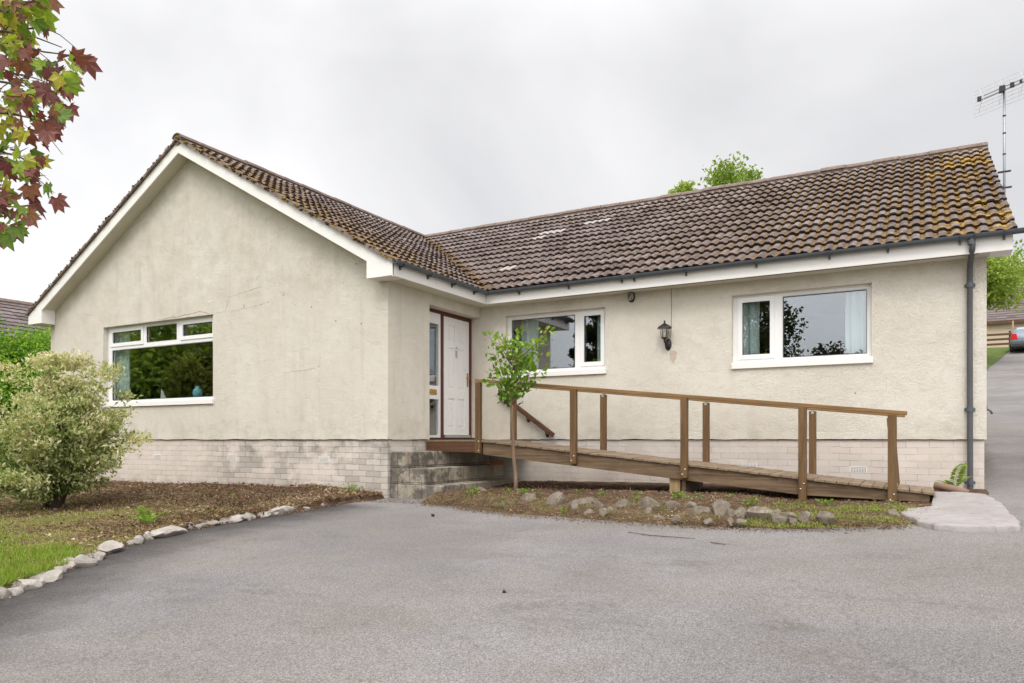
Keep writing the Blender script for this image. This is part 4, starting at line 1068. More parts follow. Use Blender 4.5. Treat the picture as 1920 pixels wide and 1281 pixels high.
# stringers, each from three lengths
for yc in (Y1, Y2 - .045):
    mb = RMB()
    for a, b in ((X0 + .05, 2.545), (2.549, 4.10), (4.104, 5.535), (5.539, 6.86)):
        h = .185; e = random.uniform(-.004, .004)
        hb = .085 if b > 6.8 else h
        mb.hexa([(a, yc + e, dk(a) - .03 - h), (b, yc + e, dk(b) - .03 - hb), (b, yc + .045 + e, dk(b) - .03 - hb), (a, yc + .045 + e, dk(a) - .03 - h), (a, yc + e, dk(a) - .031), (b, yc + e, dk(b) - .031), (b, yc + .045 + e, dk(b) - .031), (a, yc + .045 + e, dk(a) - .031)])
    mb.build('stringer', M['stringer'], bevel=.003)
def rail_top(x): return .905 - .1035 * (x - X0)
near_posts = [(.975, -.205, 0), (2.535, -.34, 0), (4.10, -.50, 0), (5.535, -.76, 0), (6.49, -.74, .0)]
for i, (x, zb_, ln) in enumerate(near_posts):
    mb = RMB(); wd = .092 if i else .088
    zt_ = rail_top(x) - .052
    mb.hexa([(x - wd / 2, Y1 - .072, zb_), (x + wd / 2, Y1 - .072, zb_), (x + wd / 2, Y1 - .003, zb_), (x - wd / 2, Y1 - .003, zb_), (x - wd / 2, Y1 - .072, zt_), (x + wd / 2, Y1 - .072, zt_ - .003), (x + wd / 2, Y1 - .003, zt_ - .003), (x - wd / 2, Y1 - .003, zt_)])
    po = mb.build('post', M['post'], bevel=.004)
    for dx_, dz_ in ((-.02, .055), (.018, .12)) if i else ((.02, .03), (.02, .17)):
        k = MB(); k.lathe([(.0, 0), (.011, 0), (.010, .006), (.0, .009)], n=10); k.v = [(px2 + x + dx_ - ro.x, -pz - .072 + Y1 - ro.y, py2 + dk(x) - .19 + dz_ - ro.z) for px2, py2, pz in k.v]
        b_ = meshobj('bolt', k.v, k.f, M['chrome'], po, True)
for i, x in enumerate((.985, 2.55, 4.11, 5.52, 6.515)):
    mb = RMB(); wd = .088; lean = -.075 if i == 4 else 0.0; zt_ = rail_top(x) - .062; zb_ = dk(x) - .2
    mb.hexa([(x - wd / 2, Y2 + .001, zb_), (x + wd / 2, Y2 + .001, zb_), (x + wd / 2, Y2 + .07, zb_), (x - wd / 2, Y2 + .07, zb_), (x - wd / 2 + lean, Y2 + .001, zt_), (x + wd / 2 + lean, Y2 + .001, zt_), (x + wd / 2 + lean, Y2 + .07, zt_), (x - wd / 2 + lean, Y2 + .07, zt_)])
    po = mb.build('post', M['post'], bevel=.004)
    mb = RMB(); mb.box(x - .016 + lean, x + .016 + lean, Y2 - .004, Y2 + .0, zt_ - .035, zt_ - .004); mb.tube([(x + lean, Y2 + .03, zt_), (x + lean, Y2 + .03, zt_ + .014)], .022, 10); mb.build('rail_bracket', M['chrome'], po)
# handrails
mb = RMB(); mb.bar((.93, Y1 - .035, rail_top(.93) - .025), (6.64, Y1 - .035, rail_top(6.64) - .025), .07, .045); mb.build('handrail', M['rail'], bevel=.006)
mb = RMB(); mb.bar((.93, Y2 + .035, rail_top(.93) - .025), (6.60, Y2 + .035, rail_top(6.60) - .025), .07, .045); mb.build('handrail', M['rail'], bevel=.006)
# supports
mb = RMB(); mb.box(3.88, 4.02, Y1 - .02 + .06, Y1 + .16, -1.0, dk(3.95) - .04); mb.build('support_post', M['raw'], bevel=.004)
mb = RMB(); mb.box(3.90, 4.04, Y2 - .16, Y2 - .05, -1.0, dk(3.95) - .04); mb.build('support_post', M['raw'], bevel=.004)
mb = RMB(); mb.box(4.04, 4.09, Y1 + .05, Y2 - .05, -.72, dk(4.1) - .045); mb.build('cross_beam', M['stringer'])
mb = RMB(); mb.box(6.80, 6.86, Y1 + .05, Y2 - .05, dk(6.83) - .12, dk(6.83) - .03); mb.box(6.78, 6.795, Y1 - .012, Y1 - .002, dk(6.8) - .13, dk(6.8) - .035); mb.build('end_board', M['stringer'])

# ------------------------------------------------------------------ stones
def stone_mesh(name, w_, d_, h_, seed, npl=13):
    bm = bmesh.new(); bmesh.ops.create_icosphere(bm, subdivisions=3, radius=1)
    r_ = np.random.default_rng(seed)
    pls = [(Vector(r_.normal(0, 1, 3)).normalized(), r_.uniform(.5, .85)) for _ in range(npl)]
    for v in bm.verts:
        c = v.co.copy()
        for n, dd_ in pls:
            q = c.dot(n) - dd_
            if q > 0: c -= n * q * .97
        c *= 1 + .05 * float(vnoise(c.x + c.z * .7, c.y - c.z, 2.7, seed % 13)) + .025 * float(vnoise(c.x + c.z, c.y + c.z, 6, seed % 7))
        v.co = Vector((c.x * w_ / 1.7, c.y * d_ / 1.7, c.z * h_ / 1.6))
    me = bpy.data.meshes.new(name); bm.to_mesh(me); bm.free()
    me.polygons.foreach_set('use_smooth', [True] * len(me.polygons))
    me.set_sharp_from_angle(angle=R(24)); return me
_u = ['', 'first', 'second', 'third', 'fourth', 'fifth', 'sixth', 'seventh', 'eighth', 'ninth', 'tenth', 'eleventh', 'twelfth', 'thirteenth', 'fourteenth', 'fifteenth', 'sixteenth', 'seventeenth', 'eighteenth', 'nineteenth']
ORD = [_u[k] if k < 20 else (['', '', 'twentieth', 'thirtieth', 'fortieth', 'fiftieth', 'sixtieth'][k // 10] if k % 10 == 0 else ['', '', 'twenty', 'thirty', 'forty', 'fifty', 'sixty'][k // 10] + '-' + _u[k % 10]) for k in range(1, 69)]
LS = [(1.32, -5.76, .08, .08), (1.29, -5.68, .08, .05), (1.20, -5.55, .13, .07), (1.13, -5.44, .09, .04), (.89, -5.29, .12, .06), (.71, -5.05, .18, .05), (1.03, -5.27, .18, .06), (.72, -4.95, .12, .06), (.76, -4.87, .12, .1), (.35, -4.52, .09, .04), (.55, -4.61, .12, .06), (.31, -4.36, .21, .11), (-.64, -3.76, .07, .05), (.13, -3.97, .10, .08), (-.03, -3.77, .10, .08), (-.12, -3.50, .40, .10), (-.30, -3.08, .22, .06), (-.27, -2.86, .15, .07), (-.29, -2.66, .15, .07), (-.27, -2.49, .17, .07), (-.27, -2.29, .17, .07), (-.27, -2.06, .15, .05), (-.27, -1.80, .33, .10), (-.24, -1.38, .07, .04), (-.31, -1.21, .08, .04), (-.29, -1.06, .09, .05), (-.27, -.28, .11, .07)]
r_ = np.random.default_rng(77)
for y in np.arange(-5.6, -1.75, .235):
    y = y + r_.uniform(-.05, .05); LS.append((float(xl(y)) - .04 + r_.uniform(-.05, .04), y, r_.uniform(.08, .17), r_.uniform(.04, .065)))
LS.sort(key=lambda q: q[1])
for i, (x, y, w_, h_) in enumerate(LS):
    me = stone_mesh('edging_stone', w_ * 1.35, max(.09, w_ * .75), h_ * .9 + .03, 100 + i, 8); me.materials.append(M['kerb'])
    o = bpy.data.objects.new('edging_stone', me); COL.objects.link(o)
    ang = math.atan2(1, float((xl(y + .15) - xl(y - .15)) / .3)) if w_ > .14 else random.uniform(0, 3)
    o.location = (x, y, float(base_z(x, y)) + h_ * .30); o.rotation_euler = (random.uniform(-.15, .15), random.uniform(-.12, .12), ang)
    tag(o, ('long flat' if w_ > .29 else 'pale flat' if w_ > .1 else 'small pale') + ' stone, ' + ORD[i] + ' from the near end of the left driveway edging', 'stone', 'pale stones edging the left side of the driveway')
RS = [(1.45, .25, .17, .12), (2.14, -.05, .12, .11), (2.09, .6, .08, .07), (2.80, -.30, .16, .1), (2.36, -.78, .08, .06), (2.18, -.62, .06, .04), (2.62, -.55, .20, .17), (3.02, -.72, .24, .20), (3.42, -.72, .33, .12), (3.92, -.88, .22, .14), (4.22, -.84, .26, .16), (4.48, -.87, .16, .13), (4.67, -.87, .17, .13), (4.85, -.98, .14, .14), (5.00, -.96, .18, .16), (5.17, -.95, .16, .11), (5.40, -.97, .25, .13), (5.59, -1.07, .12, .09), (5.71, -1.12, .07, .06), (3.62, -1.06, .10, .06), (3.80, -1.12, .11, .07), (4.43, -1.16, .11, .05), (4.64, -1.25, .10, .05), (4.97, -1.30, .11, .05), (5.18, -1.30, .07, .06), (5.28, -1.30, .09, .05), (6.53, -.32, .13, .06)]
for x in np.arange(2.5, 6.0, .15):
    RS.append((x + r_.uniform(-.05, .05), -.86 - .03 * (x - 2.5) + r_.uniform(-.10, .10) + (.25 if x < 3.2 else 0), r_.uniform(.07, .15), r_.uniform(.05, .11)))
RS.sort(key=lambda q: q[0])
for i, (x, y, w_, h_) in enumerate(RS):
    me = stone_mesh('bed_rock', w_ * 1.22, max(.09, w_ * .8), h_ * 1.1 + .04, 300 + i); me.materials.append(M['rock'])
    o = bpy.data.objects.new('bed_rock', me); COL.objects.link(o)
    o.location = (x, y, float(base_z(x, y)) + h_ * .48 + .012); o.rotation_euler = (random.uniform(-.2, .2), random.uniform(-.2, .2), random.uniform(-.35, .35))
    tag(o, ('flat mossy' if h_ < .45 * w_ else 'big mossy' if w_ > .17 else 'small mossy' if w_ < .11 else 'rounded mossy') + ' rock, ' + ORD[i] + ' from the steps along the front of the ramp bed', 'rock', 'rocks edging the bed under the ramp')
# bits lying about
bk = MB(); bk.box(-.11, .11, -.05, .05, 0, .065); o = bk.build('loose_brick', M['brick'], bevel=.006); o.location = (.74, 1.86, -.415); o.rotation_euler.z = R(62)
tag(o, 'orange brick lying on the concrete steps under the platform', 'brick')
bk = MB(); bk.tube([(0, 0, 0), (.18, -.03, -.035), (.36, -.10, -.08)], [.045, .05, .042], 9); o = bk.build('broken_pipe', M['pipe_clay'], None, True); o.location = (6.92, 2.18, -.575)
tag(o, 'broken terracotta pipe lying by the wall near the downpipe', 'pipe')
tw = MB(); tw.tube([(4.38, -1.92, float(base_z(4.4, -1.9)) + .008), (4.62, -2.02, float(base_z(4.6, -2)) + .006), (5.05, -2.08, float(base_z(5, -2.1)) + .01)], [.004, .005, .003], 6)
tag(tw.build('twig', M['bark']), 'thin reddish twig lying on the tarmac in front of the rocks', 'twig')
tw = MB(); tw.tube([(5.22, -2.22, float(base_z(5.2, -2.2)) + .008), (5.36, -2.28, float(base_z(5.3, -2.3)) + .008)], [.005, .003], 6)
tag(tw.build('twig', M['bark']), 'short twig on the tarmac to the right of the longer one', 'twig')
for i, (x, y, s_, lab) in enumerate([(1.81, -1.44, .03, 'dark pebble on the tarmac in front of the concrete steps'), (4.47, -4.41, .02, 'tiny black pebble in the middle of the driveway')]):
    me = stone_mesh('pebble', s_ * 1.6, s_ * 1.3, s_ * 1.4, 900 + i); me.materials.append(M['dark'])
    o = bpy.data.objects.new('pebble', me); COL.objects.link(o); o.location = (x, y, float(base_z(x, y)) + s_ * .4); tag(o, lab, 'pebble')

# ------------------------------------------------------------------ foliage helpers
def leaf_quads(P, Dr, Nn, Ln, Wd, fold=.25):
    """folded four-point leaves: base P, direction Dr, normal Nn, length, width (arrays)"""
    Dr = Dr / (np.linalg.norm(Dr, axis=1, keepdims=True) + 1e-9)
    Sd = np.cross(Dr, Nn); Sd /= (np.linalg.norm(Sd, axis=1, keepdims=True) + 1e-9)
    N2 = np.cross(Sd, Dr)
    a = P; t = P + Dr * Ln[:, None] - N2 * (Ln * .12)[:, None]
    m = P + Dr * (Ln * .45)[:, None]
    l = m + Sd * Wd[:, None] * .5 + N2 * (Wd * fold)[:, None]; r = m - Sd * Wd[:, None] * .5 + N2 * (Wd * fold)[:, None]
    V = np.stack([a, l, t, r], 1).reshape(-1, 3); n = len(P)
    b = np.arange(n) * 4
    F = np.concatenate([np.stack([b, b + 3, b + 2], 1), np.stack([b, b + 2, b + 1], 1)])
    return V, F
def rand_dirs(n, up=0.0):
    d = rng.normal(0, 1, (n, 3)); d[:, 2] += up; return d / np.linalg.norm(d, axis=1, keepdims=True)
def leaf_obj(name, P, Dr, Ln, Wd, tint, mat, parent=None, upn=.6, fold=.25):
    Nn = rand_dirs(len(P), upn); V, F = leaf_quads(P, Dr, Nn, Ln, Wd, fold)
    return meshobj(name, V, F, mat, parent, False, {'tint': np.repeat(np.clip(tint, 0, 1), 4)})
def crown_points(clusters, per, spread):
    C_ = np.array(clusters); n = len(C_); P = np.repeat(C_, per, 0) + np.clip(rng.normal(0, 1, (n * per, 3)), -1.7, 1.7) * np.repeat(spread * rng.uniform(.6, 1.3, n), per)[:, None] * np.array([1, 1, .75])
    return P, np.repeat(np.arange(n), per)
def tree(name, label, base, h, rad, crown_base, mat, n_cl, per, leaf, trunk_r, group=None, spread=None, squash=1.0, cat='tree', seed=1, flat=.75):
    r_ = np.random.default_rng(seed)
    root = tag(empty(name, base), label, cat, group)
    cc = np.array([0, 0, crown_base + (h - crown_base) / 2]); rz = (h - crown_base) / 2
    cl = []
    while len(cl) < n_cl:
        d = r_.normal(0, 1, 3); d /= np.linalg.norm(d); q = r_.uniform(.35, 1.0) ** .6
        p = cc + d * q * np.array([rad, rad, rz]) * r_.uniform(.75, 1.12)
        cl.append(p)
    tb = MB(); tp_ = Vector((r_.normal(0, .1), r_.normal(0, .1), crown_base + rz * .9))
    tb.tube([(0, 0, -.3), (trunk_r * .3, 0, crown_base * .5), tp_ * .75, tp_], [trunk_r * 1.3, trunk_r, trunk_r * .6, trunk_r * .25], 9)
    for p in cl[::max(1, len(cl) // 22)]:
        s_ = tp_ * r_.uniform(.45, .95); p = Vector(p); m_ = s_.lerp(p, .5) + Vector((0, 0, rz * .08))
        tb.tube([s_, m_, p], [trunk_r * .35, trunk_r * .2, trunk_r * .06], 6)
    tb.build('trunk', M['bark'], root, True)
    sp = spread or rad * .2
    P, ci = crown_points(cl, per, sp)
    Dr = rand_dirs(len(P), -.1) + (P - cc) * .25 / rad
    clt = r_.uniform(.15, .85, n_cl)
    tint = clt[ci] + rng.normal(0, .16, len(P))
    s_ = leaf * rng.uniform(.7, 1.3, len(P))
    leaf_obj('crown', P, Dr, s_, s_ * .62, tint, mat, root)
    return root

# ------------------------------------------------------------------ variegated shrub by the gable
SB = (-3.72, -2.62); sz = float(bed_z(*SB))
shr = tag(empty('variegated_shrub', (SB[0], SB[1], sz)), 'large cream and green variegated shrub in front of the gable window', 'shrub')
stem = MB(); tips = []
r_ = np.random.default_rng(21)
def shrub_top(az):   # reach of the bush by direction
    return 1.0
for k in range(56):
    az = r_.uniform(0, 2 * math.pi); el = r_.uniform(.12, 1.5)
    Ln = r_.uniform(.75, 1.12)
    end = np.array([math.cos(az) * math.cos(el) ** 1.7 * 1.36, math.sin(az) * math.cos(el) ** 1.5 * 1.15, .32 + math.sin(el) * 1.66]) * Ln
    if end[2] < .28: end[2] = .28 + r_.uniform(0, .2)
    if k < 6: end = np.array([[.35, .1, 2.2], [.0, .0, 2.05], [-.35, .0, 2.1], [.5, .15, 1.8], [1.38, .42, 1.02], [.8, .2, 1.3]][k])
    s0 = np.array([r_.normal(0, .05), r_.normal(0, .05), 0])
    mid = s0 + (end - s0) * np.array([.3, .3, .5]); stem.tube([s0, mid, end], [.018, .009, .002], 6)
    for t in np.linspace(.42, 1.0, 5):
        p = (1 - t) ** 2 * s0 + 2 * t * (1 - t) * mid + t * t * end
        tips.append((p, .055 + .06 * math.sin(math.pi * min(1, t * .85))))
        if r_.uniform() < .8:
            q = p + r_.normal(0, .2, 3) * np.array([1, 1, .7]); tips.append((q, .075)); stem.tube([p, q], [.005, .002], 5)
stem.build('stem', M['bark'], shr, True)
P = []; Dr = []; T = []
for c, sp in tips:
    if c[2] < .16: continue
    n = 84; q = c + rng.normal(0, 1, (n, 3)) * sp * np.array([1.05, 1.05, .55])
    P.append(q); out_ = (q - np.array([0, 0, .5])); out_ /= np.linalg.norm(out_, axis=1, keepdims=True) + 1e-6
    Dr.append(out_ * .7 + rand_dirs(n, .25)); 
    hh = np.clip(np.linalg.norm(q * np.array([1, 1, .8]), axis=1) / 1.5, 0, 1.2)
    T.append(rng.normal(.24 + .48 * hh, .2, n) + rng.uniform(-.2, .2))  # leaf colour darkens inward, the bush's inner shade put into the tint
P = np.concatenate(P); Dr = np.concatenate(Dr); T = np.concatenate(T); s_ = rng.uniform(.04, .088, len(P))
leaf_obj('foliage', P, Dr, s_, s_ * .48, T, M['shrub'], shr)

shr.scale = (.93, .93, .94)
# ------------------------------------------------------------------ sapling in front of the ramp
SP = Vector((1.76, .62, -.74))
sap = tag(empty('sapling', SP), 'slim young tree with fresh green leaves standing before the ramp', 'sapling')
tb = MB(); top = Vector((-.05, .0, 1.55))
trunkpts = [(.02, 0, -.1), (.02, 0, .2), (-.015, 0, .5), (-.03, .0, .9), (-.045, 0, 1.25), tuple(top), (-.03, 0, 1.95)]
tb.tube(trunkpts, [.034, .030, .025, .021, .018, .014, .006], 9)
ends = [(-.44, .05, 2.22), (-.30, -.1, 1.98), (-.42, .1, 1.85), (-.35, -.1, 1.65), (-.25, .1, 1.48), (-.2, .1, 2.10), (-.1, -.1, 2.20), (.05, .05, 2.24), (.12, -.1, 2.10), (.25, .1, 2.0), (.38, -.05, 1.92), (.46, .0, 2.15), (.57, -.02, 2.24), (.48, .05, 1.78), (.30, -.1, 1.72), (.20, .1, 1.60), (-.05, -.15, 1.75), (.0, .2, 1.9), (-.15, -.05, 1.36), (.08, -.05, 1.48), (-.2, .0, 1.72), (.15, 0, 1.85), (-.28, 0, 2.2)]
LP = []; LD = []
for e in ends:
    e = Vector(e); s0 = Vector((-.04, 0, min(1.85, max(1.22, e.z - .42)))); m_ = s0.lerp(e, .5) + Vector((0, 0, -.03))
    tb.tube([s0, m_, e], [.009, .006, .0025], 6)
    n = 30
    for k in range(n):
        t = .25 +   .75 * k / (n - 1); p = (1 - t) ** 2 * s0 + 2 * t * (1 - t) * m_ + t * t * e + Vector(rng.normal(0, .05, 3))
        dd_ = (e - s0).normalized() + Vector(rng.normal(0, .75, 3)); LP.append(np.array(p)); LD.append(np.array(dd_))
tb.build('trunk', M['sapbark'], sap, True)
# leaves with a rounded outline: six points and a fold
def round_leaves(P, Dr, Ln, Wd, mat, name, parent, tint, curl=.12):
    Dr = Dr / np.linalg.norm(Dr, axis=1, keepdims=True); Nn = rand_dirs(len(P), .9)
    Sd = np.cross(Dr, Nn); Sd /= np.linalg.norm(Sd, axis=1, keepdims=True); N2 = np.cross(Sd, Dr)
    prof = [(0, 0), (.28, .42), (.62, .48), (.86, .26), (1, 0)]
    V = []; F = []
    c = [P + Dr * (Ln * t)[:, None] - N2 * (Ln * curl * t * t)[:, None] for t, _ in prof]
    lft = [c[i] + Sd * (Wd * prof[i][1])[:, None] + N2 * (Wd * .16)[:, None] for i in (1, 2, 3)]; rgt = [c[i] - Sd * (Wd * prof[i][1])[:, None] + N2 * (Wd * .16)[:, None] for i in (1, 2, 3)]
    A = np.stack([c[0], *c[1:4], c[4], *lft, *rgt], 1); n = len(P)          # 0 base,1-3 mid,4 tip,5-7 left,8-10 right
    tri = [(0, 5, 1), (1, 5, 6), (1, 6, 2), (2, 6, 7), (2, 7, 3), (3, 7, 4), (0, 1, 8), (1, 9, 8), (1, 2, 9), (2, 10, 9), (2, 3, 10), (3, 4, 10)]
    F = (np.array(tri)[None] + (np.arange(n) * 11)[:, None, None]).reshape(-1, 3)
    return meshobj(name, A.reshape(-1, 3), F, mat, parent, True, {'tint': np.repeat(np.clip(tint, 0, 1), 11)})
LP = np.array(LP); LD = np.array(LD); n = len(LP); s_ = rng.uniform(.045, .10, n)
round_leaves(LP, LD, s_, s_ * .62, M['sapling'], 'crown', sap, rng.uniform(0, .85, n) + .3 * (LP[:, 2] - 1.7))

# ------------------------------------------------------------------ maple branch hanging in from the left
mp_root = at(-420, 700, 3.2); mzb = float(gz(mp_root.x, mp_root.y))
map_ = tag(empty('maple_tree', (mp_root.x, mp_root.y, mzb)), 'maple with dark red and green leaves hanging in at the left', 'tree')
mo_ = Vector((mp_root.x, mp_root.y, mzb))
OUT = [(140, -140), (120, -60), (95, 0), (70, 45), (85, 75), (135, 100), (150, 130), (125, 160), (115, 200), (120, 240), (100, 270), (80, 305), (70, 350), (62, 385), (38, 420), (18, 445)]
tb = MB()
crown_top = at(-330, 150, 3.2) - mo_
tb.tube([(0, 0, -.2), (.02, 0, 1.0), crown_top * .8, crown_top, at(-260, -250, 3.2) - mo_], [.09, .075, .055, .04, .02], 10)
lp, ld, lt_, ls = [], [], [], []
r_ = np.random.default_rng(5)
twigs = [(130, 95, 2.9), (120, 60, 3.0), (95, 350, 2.95), (80, 380, 3.0), (110, 200, 3.0), (120, 245, 2.9), (40, 420, 3.05), (60, 300, 3.0), (60, 150, 2.8), (40, 40, 2.9), (90, 10, 2.8), (20, 240, 2.8), (0, 330, 3.1), (-60, 100, 3.3), (-80, 300, 3.2), (-150, 0, 3.0), (30, -80, 3.0), (-100, 420, 3.1), (-150, 200, 3.4), (150, 110, 2.95)]
for (x, y, d) in twigs:
    e = at(x - 14, y - 6, d) - mo_; s0 = crown_top * (.85 if y > 200 else 1.0); m_ = s0.lerp(e, .6) + Vector((0, 0, .16 + r_.uniform(-.05, .1)))
    cp = [(s0 * (1 - t) ** 2 + m_ * 2 * t * (1 - t) + e * t * t) + Vector(r_.normal(0, .012, 3)) * (0 < t < 1) for t in np.linspace(0, 1, 9)]
    tb.tube(cp, list(np.linspace(.013, .0018, 9)), 6)
    for t in r_.uniform(.5, .98, 5):
        p = cp[int(t * 8)]; q = p + Vector((r_.uniform(-.02, .16), r_.uniform(-.08, .10), r_.uniform(-.16, .06))); tb.tube([p, p.lerp(q, .5) + Vector((0, 0, .012)), q], [.0028, .002, .001], 5)
tb.build('trunk', M['bark'], map_, True)
def put_leaf(x, y, d, size, tint, droop=None):
    p = np.array(at(x, y, d) - mo_); lp.append(p); ls.append(size); lt_.append(tint)
    ld.append(droop if droop is not None else (r_.normal(.25, .5), r_.normal(.1, .4), r_.normal(-.5, .4)))
for i in range(690):
    y = r_.uniform(-140, 445); xm = np.interp(y, [p[1] for p in OUT], [p[0] for p in OUT])
    x = xm - abs(r_.normal(0, 85)) - 4
    if i > 400: x = r_.uniform(-330, min(20, xm - 20))
    tint = r_.choice([r_.uniform(0, .5), r_.uniform(.56, .95), r_.uniform(.94, 1)], p=[.50, .42, .08])
    put_leaf(x, y, r_.uniform(2.65, 3.5), r_.uniform(.038, .074), tint)
lf0 = len(lp)
for x, y, s_, t in [(163, 112, .10, .12), (118, 140, .09, .98), (138, 165, .07, .25), (85, 12, .13, .78), (110, 372, .085, .35), (100, 348, .07, .65), (135, 200, .08, .15), (30, 30, .10, .97), (12, 440, .09, .6), (35, 425, .09, .62), (95, 62, .05, .2), (60, 250, .08, .96)]:
    put_leaf(x - 8, y - 10, 2.8, s_ * .78, t, (r_.normal(.2, .2), r_.normal(.1, .2), -.6))
for p in lp[lf0:]:                                       # twigs that carry the leaves standing clear of the crown
    p = Vector(p); q = p - Vector(at(0, 0, 2.9) - at(-95, -38, 2.9)) + Vector((0, 0, .02)); tb2 = MB(); cp = [p.lerp(q, t) + Vector((0, 0, .03 * math.sin(math.pi * t))) + Vector(r_.normal(0, .003, 3)) * (0 < t < 1) for t in np.linspace(0, 1, 6)]
    tb2.tube(cp, list(np.linspace(.0011, .003, 6)), 5); tb2.build('twig', M['bark'], map_)
out_ang = [(-90, .06), (-150, .46), (-125, .32), (172, .66), (150, .50), (124, .88), (108, .62), (90, 1.0), (72, .62), (56, .88), (30, .50), (8, .66), (-55, .32), (-30, .46)]
V = []; F = []; T = []
for li_, (p, dd_, s_, t) in enumerate(zip(lp, ld, ls, lt_)):
    dd_ = Vector(dd_).normalized(); nn = Vector(r_.normal(0, 1 if li_ < lf0 else .3, 3) + np.array([.35, -.85, .3]) * (1 if li_ < lf0 else 1.2)).normalized()
    sd_ = dd_.cross(nn).normalized(); nn = sd_.cross(dd_); b = len(V); fo = r_.uniform(.05, .55)
    ctr = Vector(p) + dd_ * s_ * .35
    V.append(ctr - nn * s_ * .05); T.append(t); curl = r_.uniform(.0, .9)
    for a, rr in out_ang:
        ca, sa = math.cos(R(a)), math.sin(R(a)); q = rr * s_ * r_.uniform(.85, 1.1)
        V.append(ctr + sd_ * (ca * q) + dd_ * (sa * q * .95) + nn * (abs(ca) * q * fo - curl * q * q / s_ * .5)); T.append(min(1, max(0, t + r_.normal(0, .02))))
    m_ = len(out_ang)
    for k in range(m_): F.append((b, b + 1 + k, b + 1 + (k + 1) % m_))
meshobj('crown', V, F, M['maple'], map_, False, {'tint': T})

# ------------------------------------------------------------------ grass, litter and weeds
def xy_in_left(n, f):
    y = rng.uniform(-7.5, -.02, n); x = xl(y) - rng.uniform(0, 1, n) ** 1.5 * 8.5 - .02; k = f(x, y) > rng.uniform(0, 1, n); return x[k], y[k]
def blades(name, x, y, z, ln, wd, tint, mat, lean=.5):
    n = len(x); P = np.stack([x, y, z], 1); Dr = rng.normal(0, 1, (n, 3)) * np.array([lean, lean, .1]) + np.array([0, 0, 1])
    return leaf_obj(name, P, Dr, ln, wd, tint, mat, None, 0, .1)
x, y = xy_in_left(130000, lambda x, y: np.clip(greenness(x, y) ** 1.4 * (.75 + .5 * vnoise(x, y, 1.8, 4)), 0, 1))
z = bed_z(x, y) - .01
lush = smooth01((-4.1 - y - .15 * (x + 1) + .45 * vnoise(x, y, 1.6, 6)) / .7) * smooth01((x + 3.2) / 1.2)
tint = np.where(rng.uniform(0, 1, len(x)) < .16 + .7 * lush, rng.uniform(.05, .5, len(x)), rng.uniform(.5, 1, len(x)))
g_ = blades('grass', x, y, z, rng.uniform(.03, .075, len(x)) * (.55 + .6 * lush), rng.uniform(.004, .008, len(x)), tint, M['grass'])
tag(g_, 'lawn grass, green at the near corner and straw coloured around the shrub', 'grass', None, 'stuff')
def litter(name, x, y, z, label, lo=.012, hi=.045):
    n = len(x); P = np.stack([x, y, z + rng.uniform(0, .03, n)], 1); Dr = rng.normal(0, 1, (n, 3)) * np.array([1, 1, .35])
    ln = rng.uniform(lo, hi, n); tw_ = rng.uniform(0, 1, n) < .35; ln = np.where(tw_, ln * 2.2, ln); wd = np.where(tw_, .004, ln * .6)
    o = leaf_obj(name, P, Dr, ln, wd, rng.beta(2, 2.4, n) + .26 * vnoise(x, y, 1.9, 21) + .12 * vnoise(x, y, 5, 22), M['litter'], None, 1.5)
    tag(o, label, 'leaf litter', None, 'stuff')
x, y = xy_in_left(46000, lambda x, y: np.clip(.95 - greenness(x, y) * 1.05 + .25 * vnoise(x, y, 2.5, 2), .04, 1))
litter('leaf_litter', x, y, bed_z(x, y), 'dead leaves and dry stalks on the bed below the gable wall', .014, .055)
x = rng.uniform(.95, 7.0, 20000); y = yf(x) + rng.uniform(0, 1, 20000) ** 1.4 * 3.0 + .02; k = (y < 2.5) & ~((x < 1.0) & (y > .0)); x, y = x[k], y[k]
litter('leaf_litter', x, y, bed2_z(x, y) - .012, 'brown dead leaves on the bed under the wooden ramp', .010, .032)
x = np.concatenate([rng.uniform(1.0, 6.7, 3200), rng.uniform(-.2, 1.2, 900)]); y = np.where(np.arange(len(x)) < 3200, yf(x) - np.abs(rng.normal(0, .10, len(x))), -.33 - np.abs(rng.normal(0, .08, len(x))) + .25 * (rng.uniform(0, 1, len(x)) < .4)); 
litter('leaf_litter', x, y, gz(x, y) - .006, 'brown needles and leaf bits swept against the edge of the tarmac', .008, .024)
yk = rng.uniform(-6, -.4, 1500); xk = xl(yk) + np.abs(rng.normal(0, .05, 1500)) - .02
litter('leaf_litter', xk, yk, gz(xk, yk) - .004, 'scattered dead leaves along the pale edging stones', .008, .028)
x, y = xy_in_left(34000, lambda x, y: .15 + .6 * smooth01((vnoise(x, y, 1.7, 12) + .1) / .5) * smooth01((-.6 - y) / 1.5))
k = y > -3.9; x, y = x[k], y[k]
g_ = blades('dry_grass', x, y, bed_z(x, y) - .008, rng.uniform(.03, .085, len(x)), rng.uniform(.003, .006, len(x)), np.where(rng.uniform(0, 1, len(x)) < .22, rng.uniform(.1, .5, len(x)), rng.uniform(.6, 1, len(x))), M['grass'], 1.3)
tag(g_, 'dry straw coloured grass lying among the litter of the garden bed', 'grass', None, 'stuff')
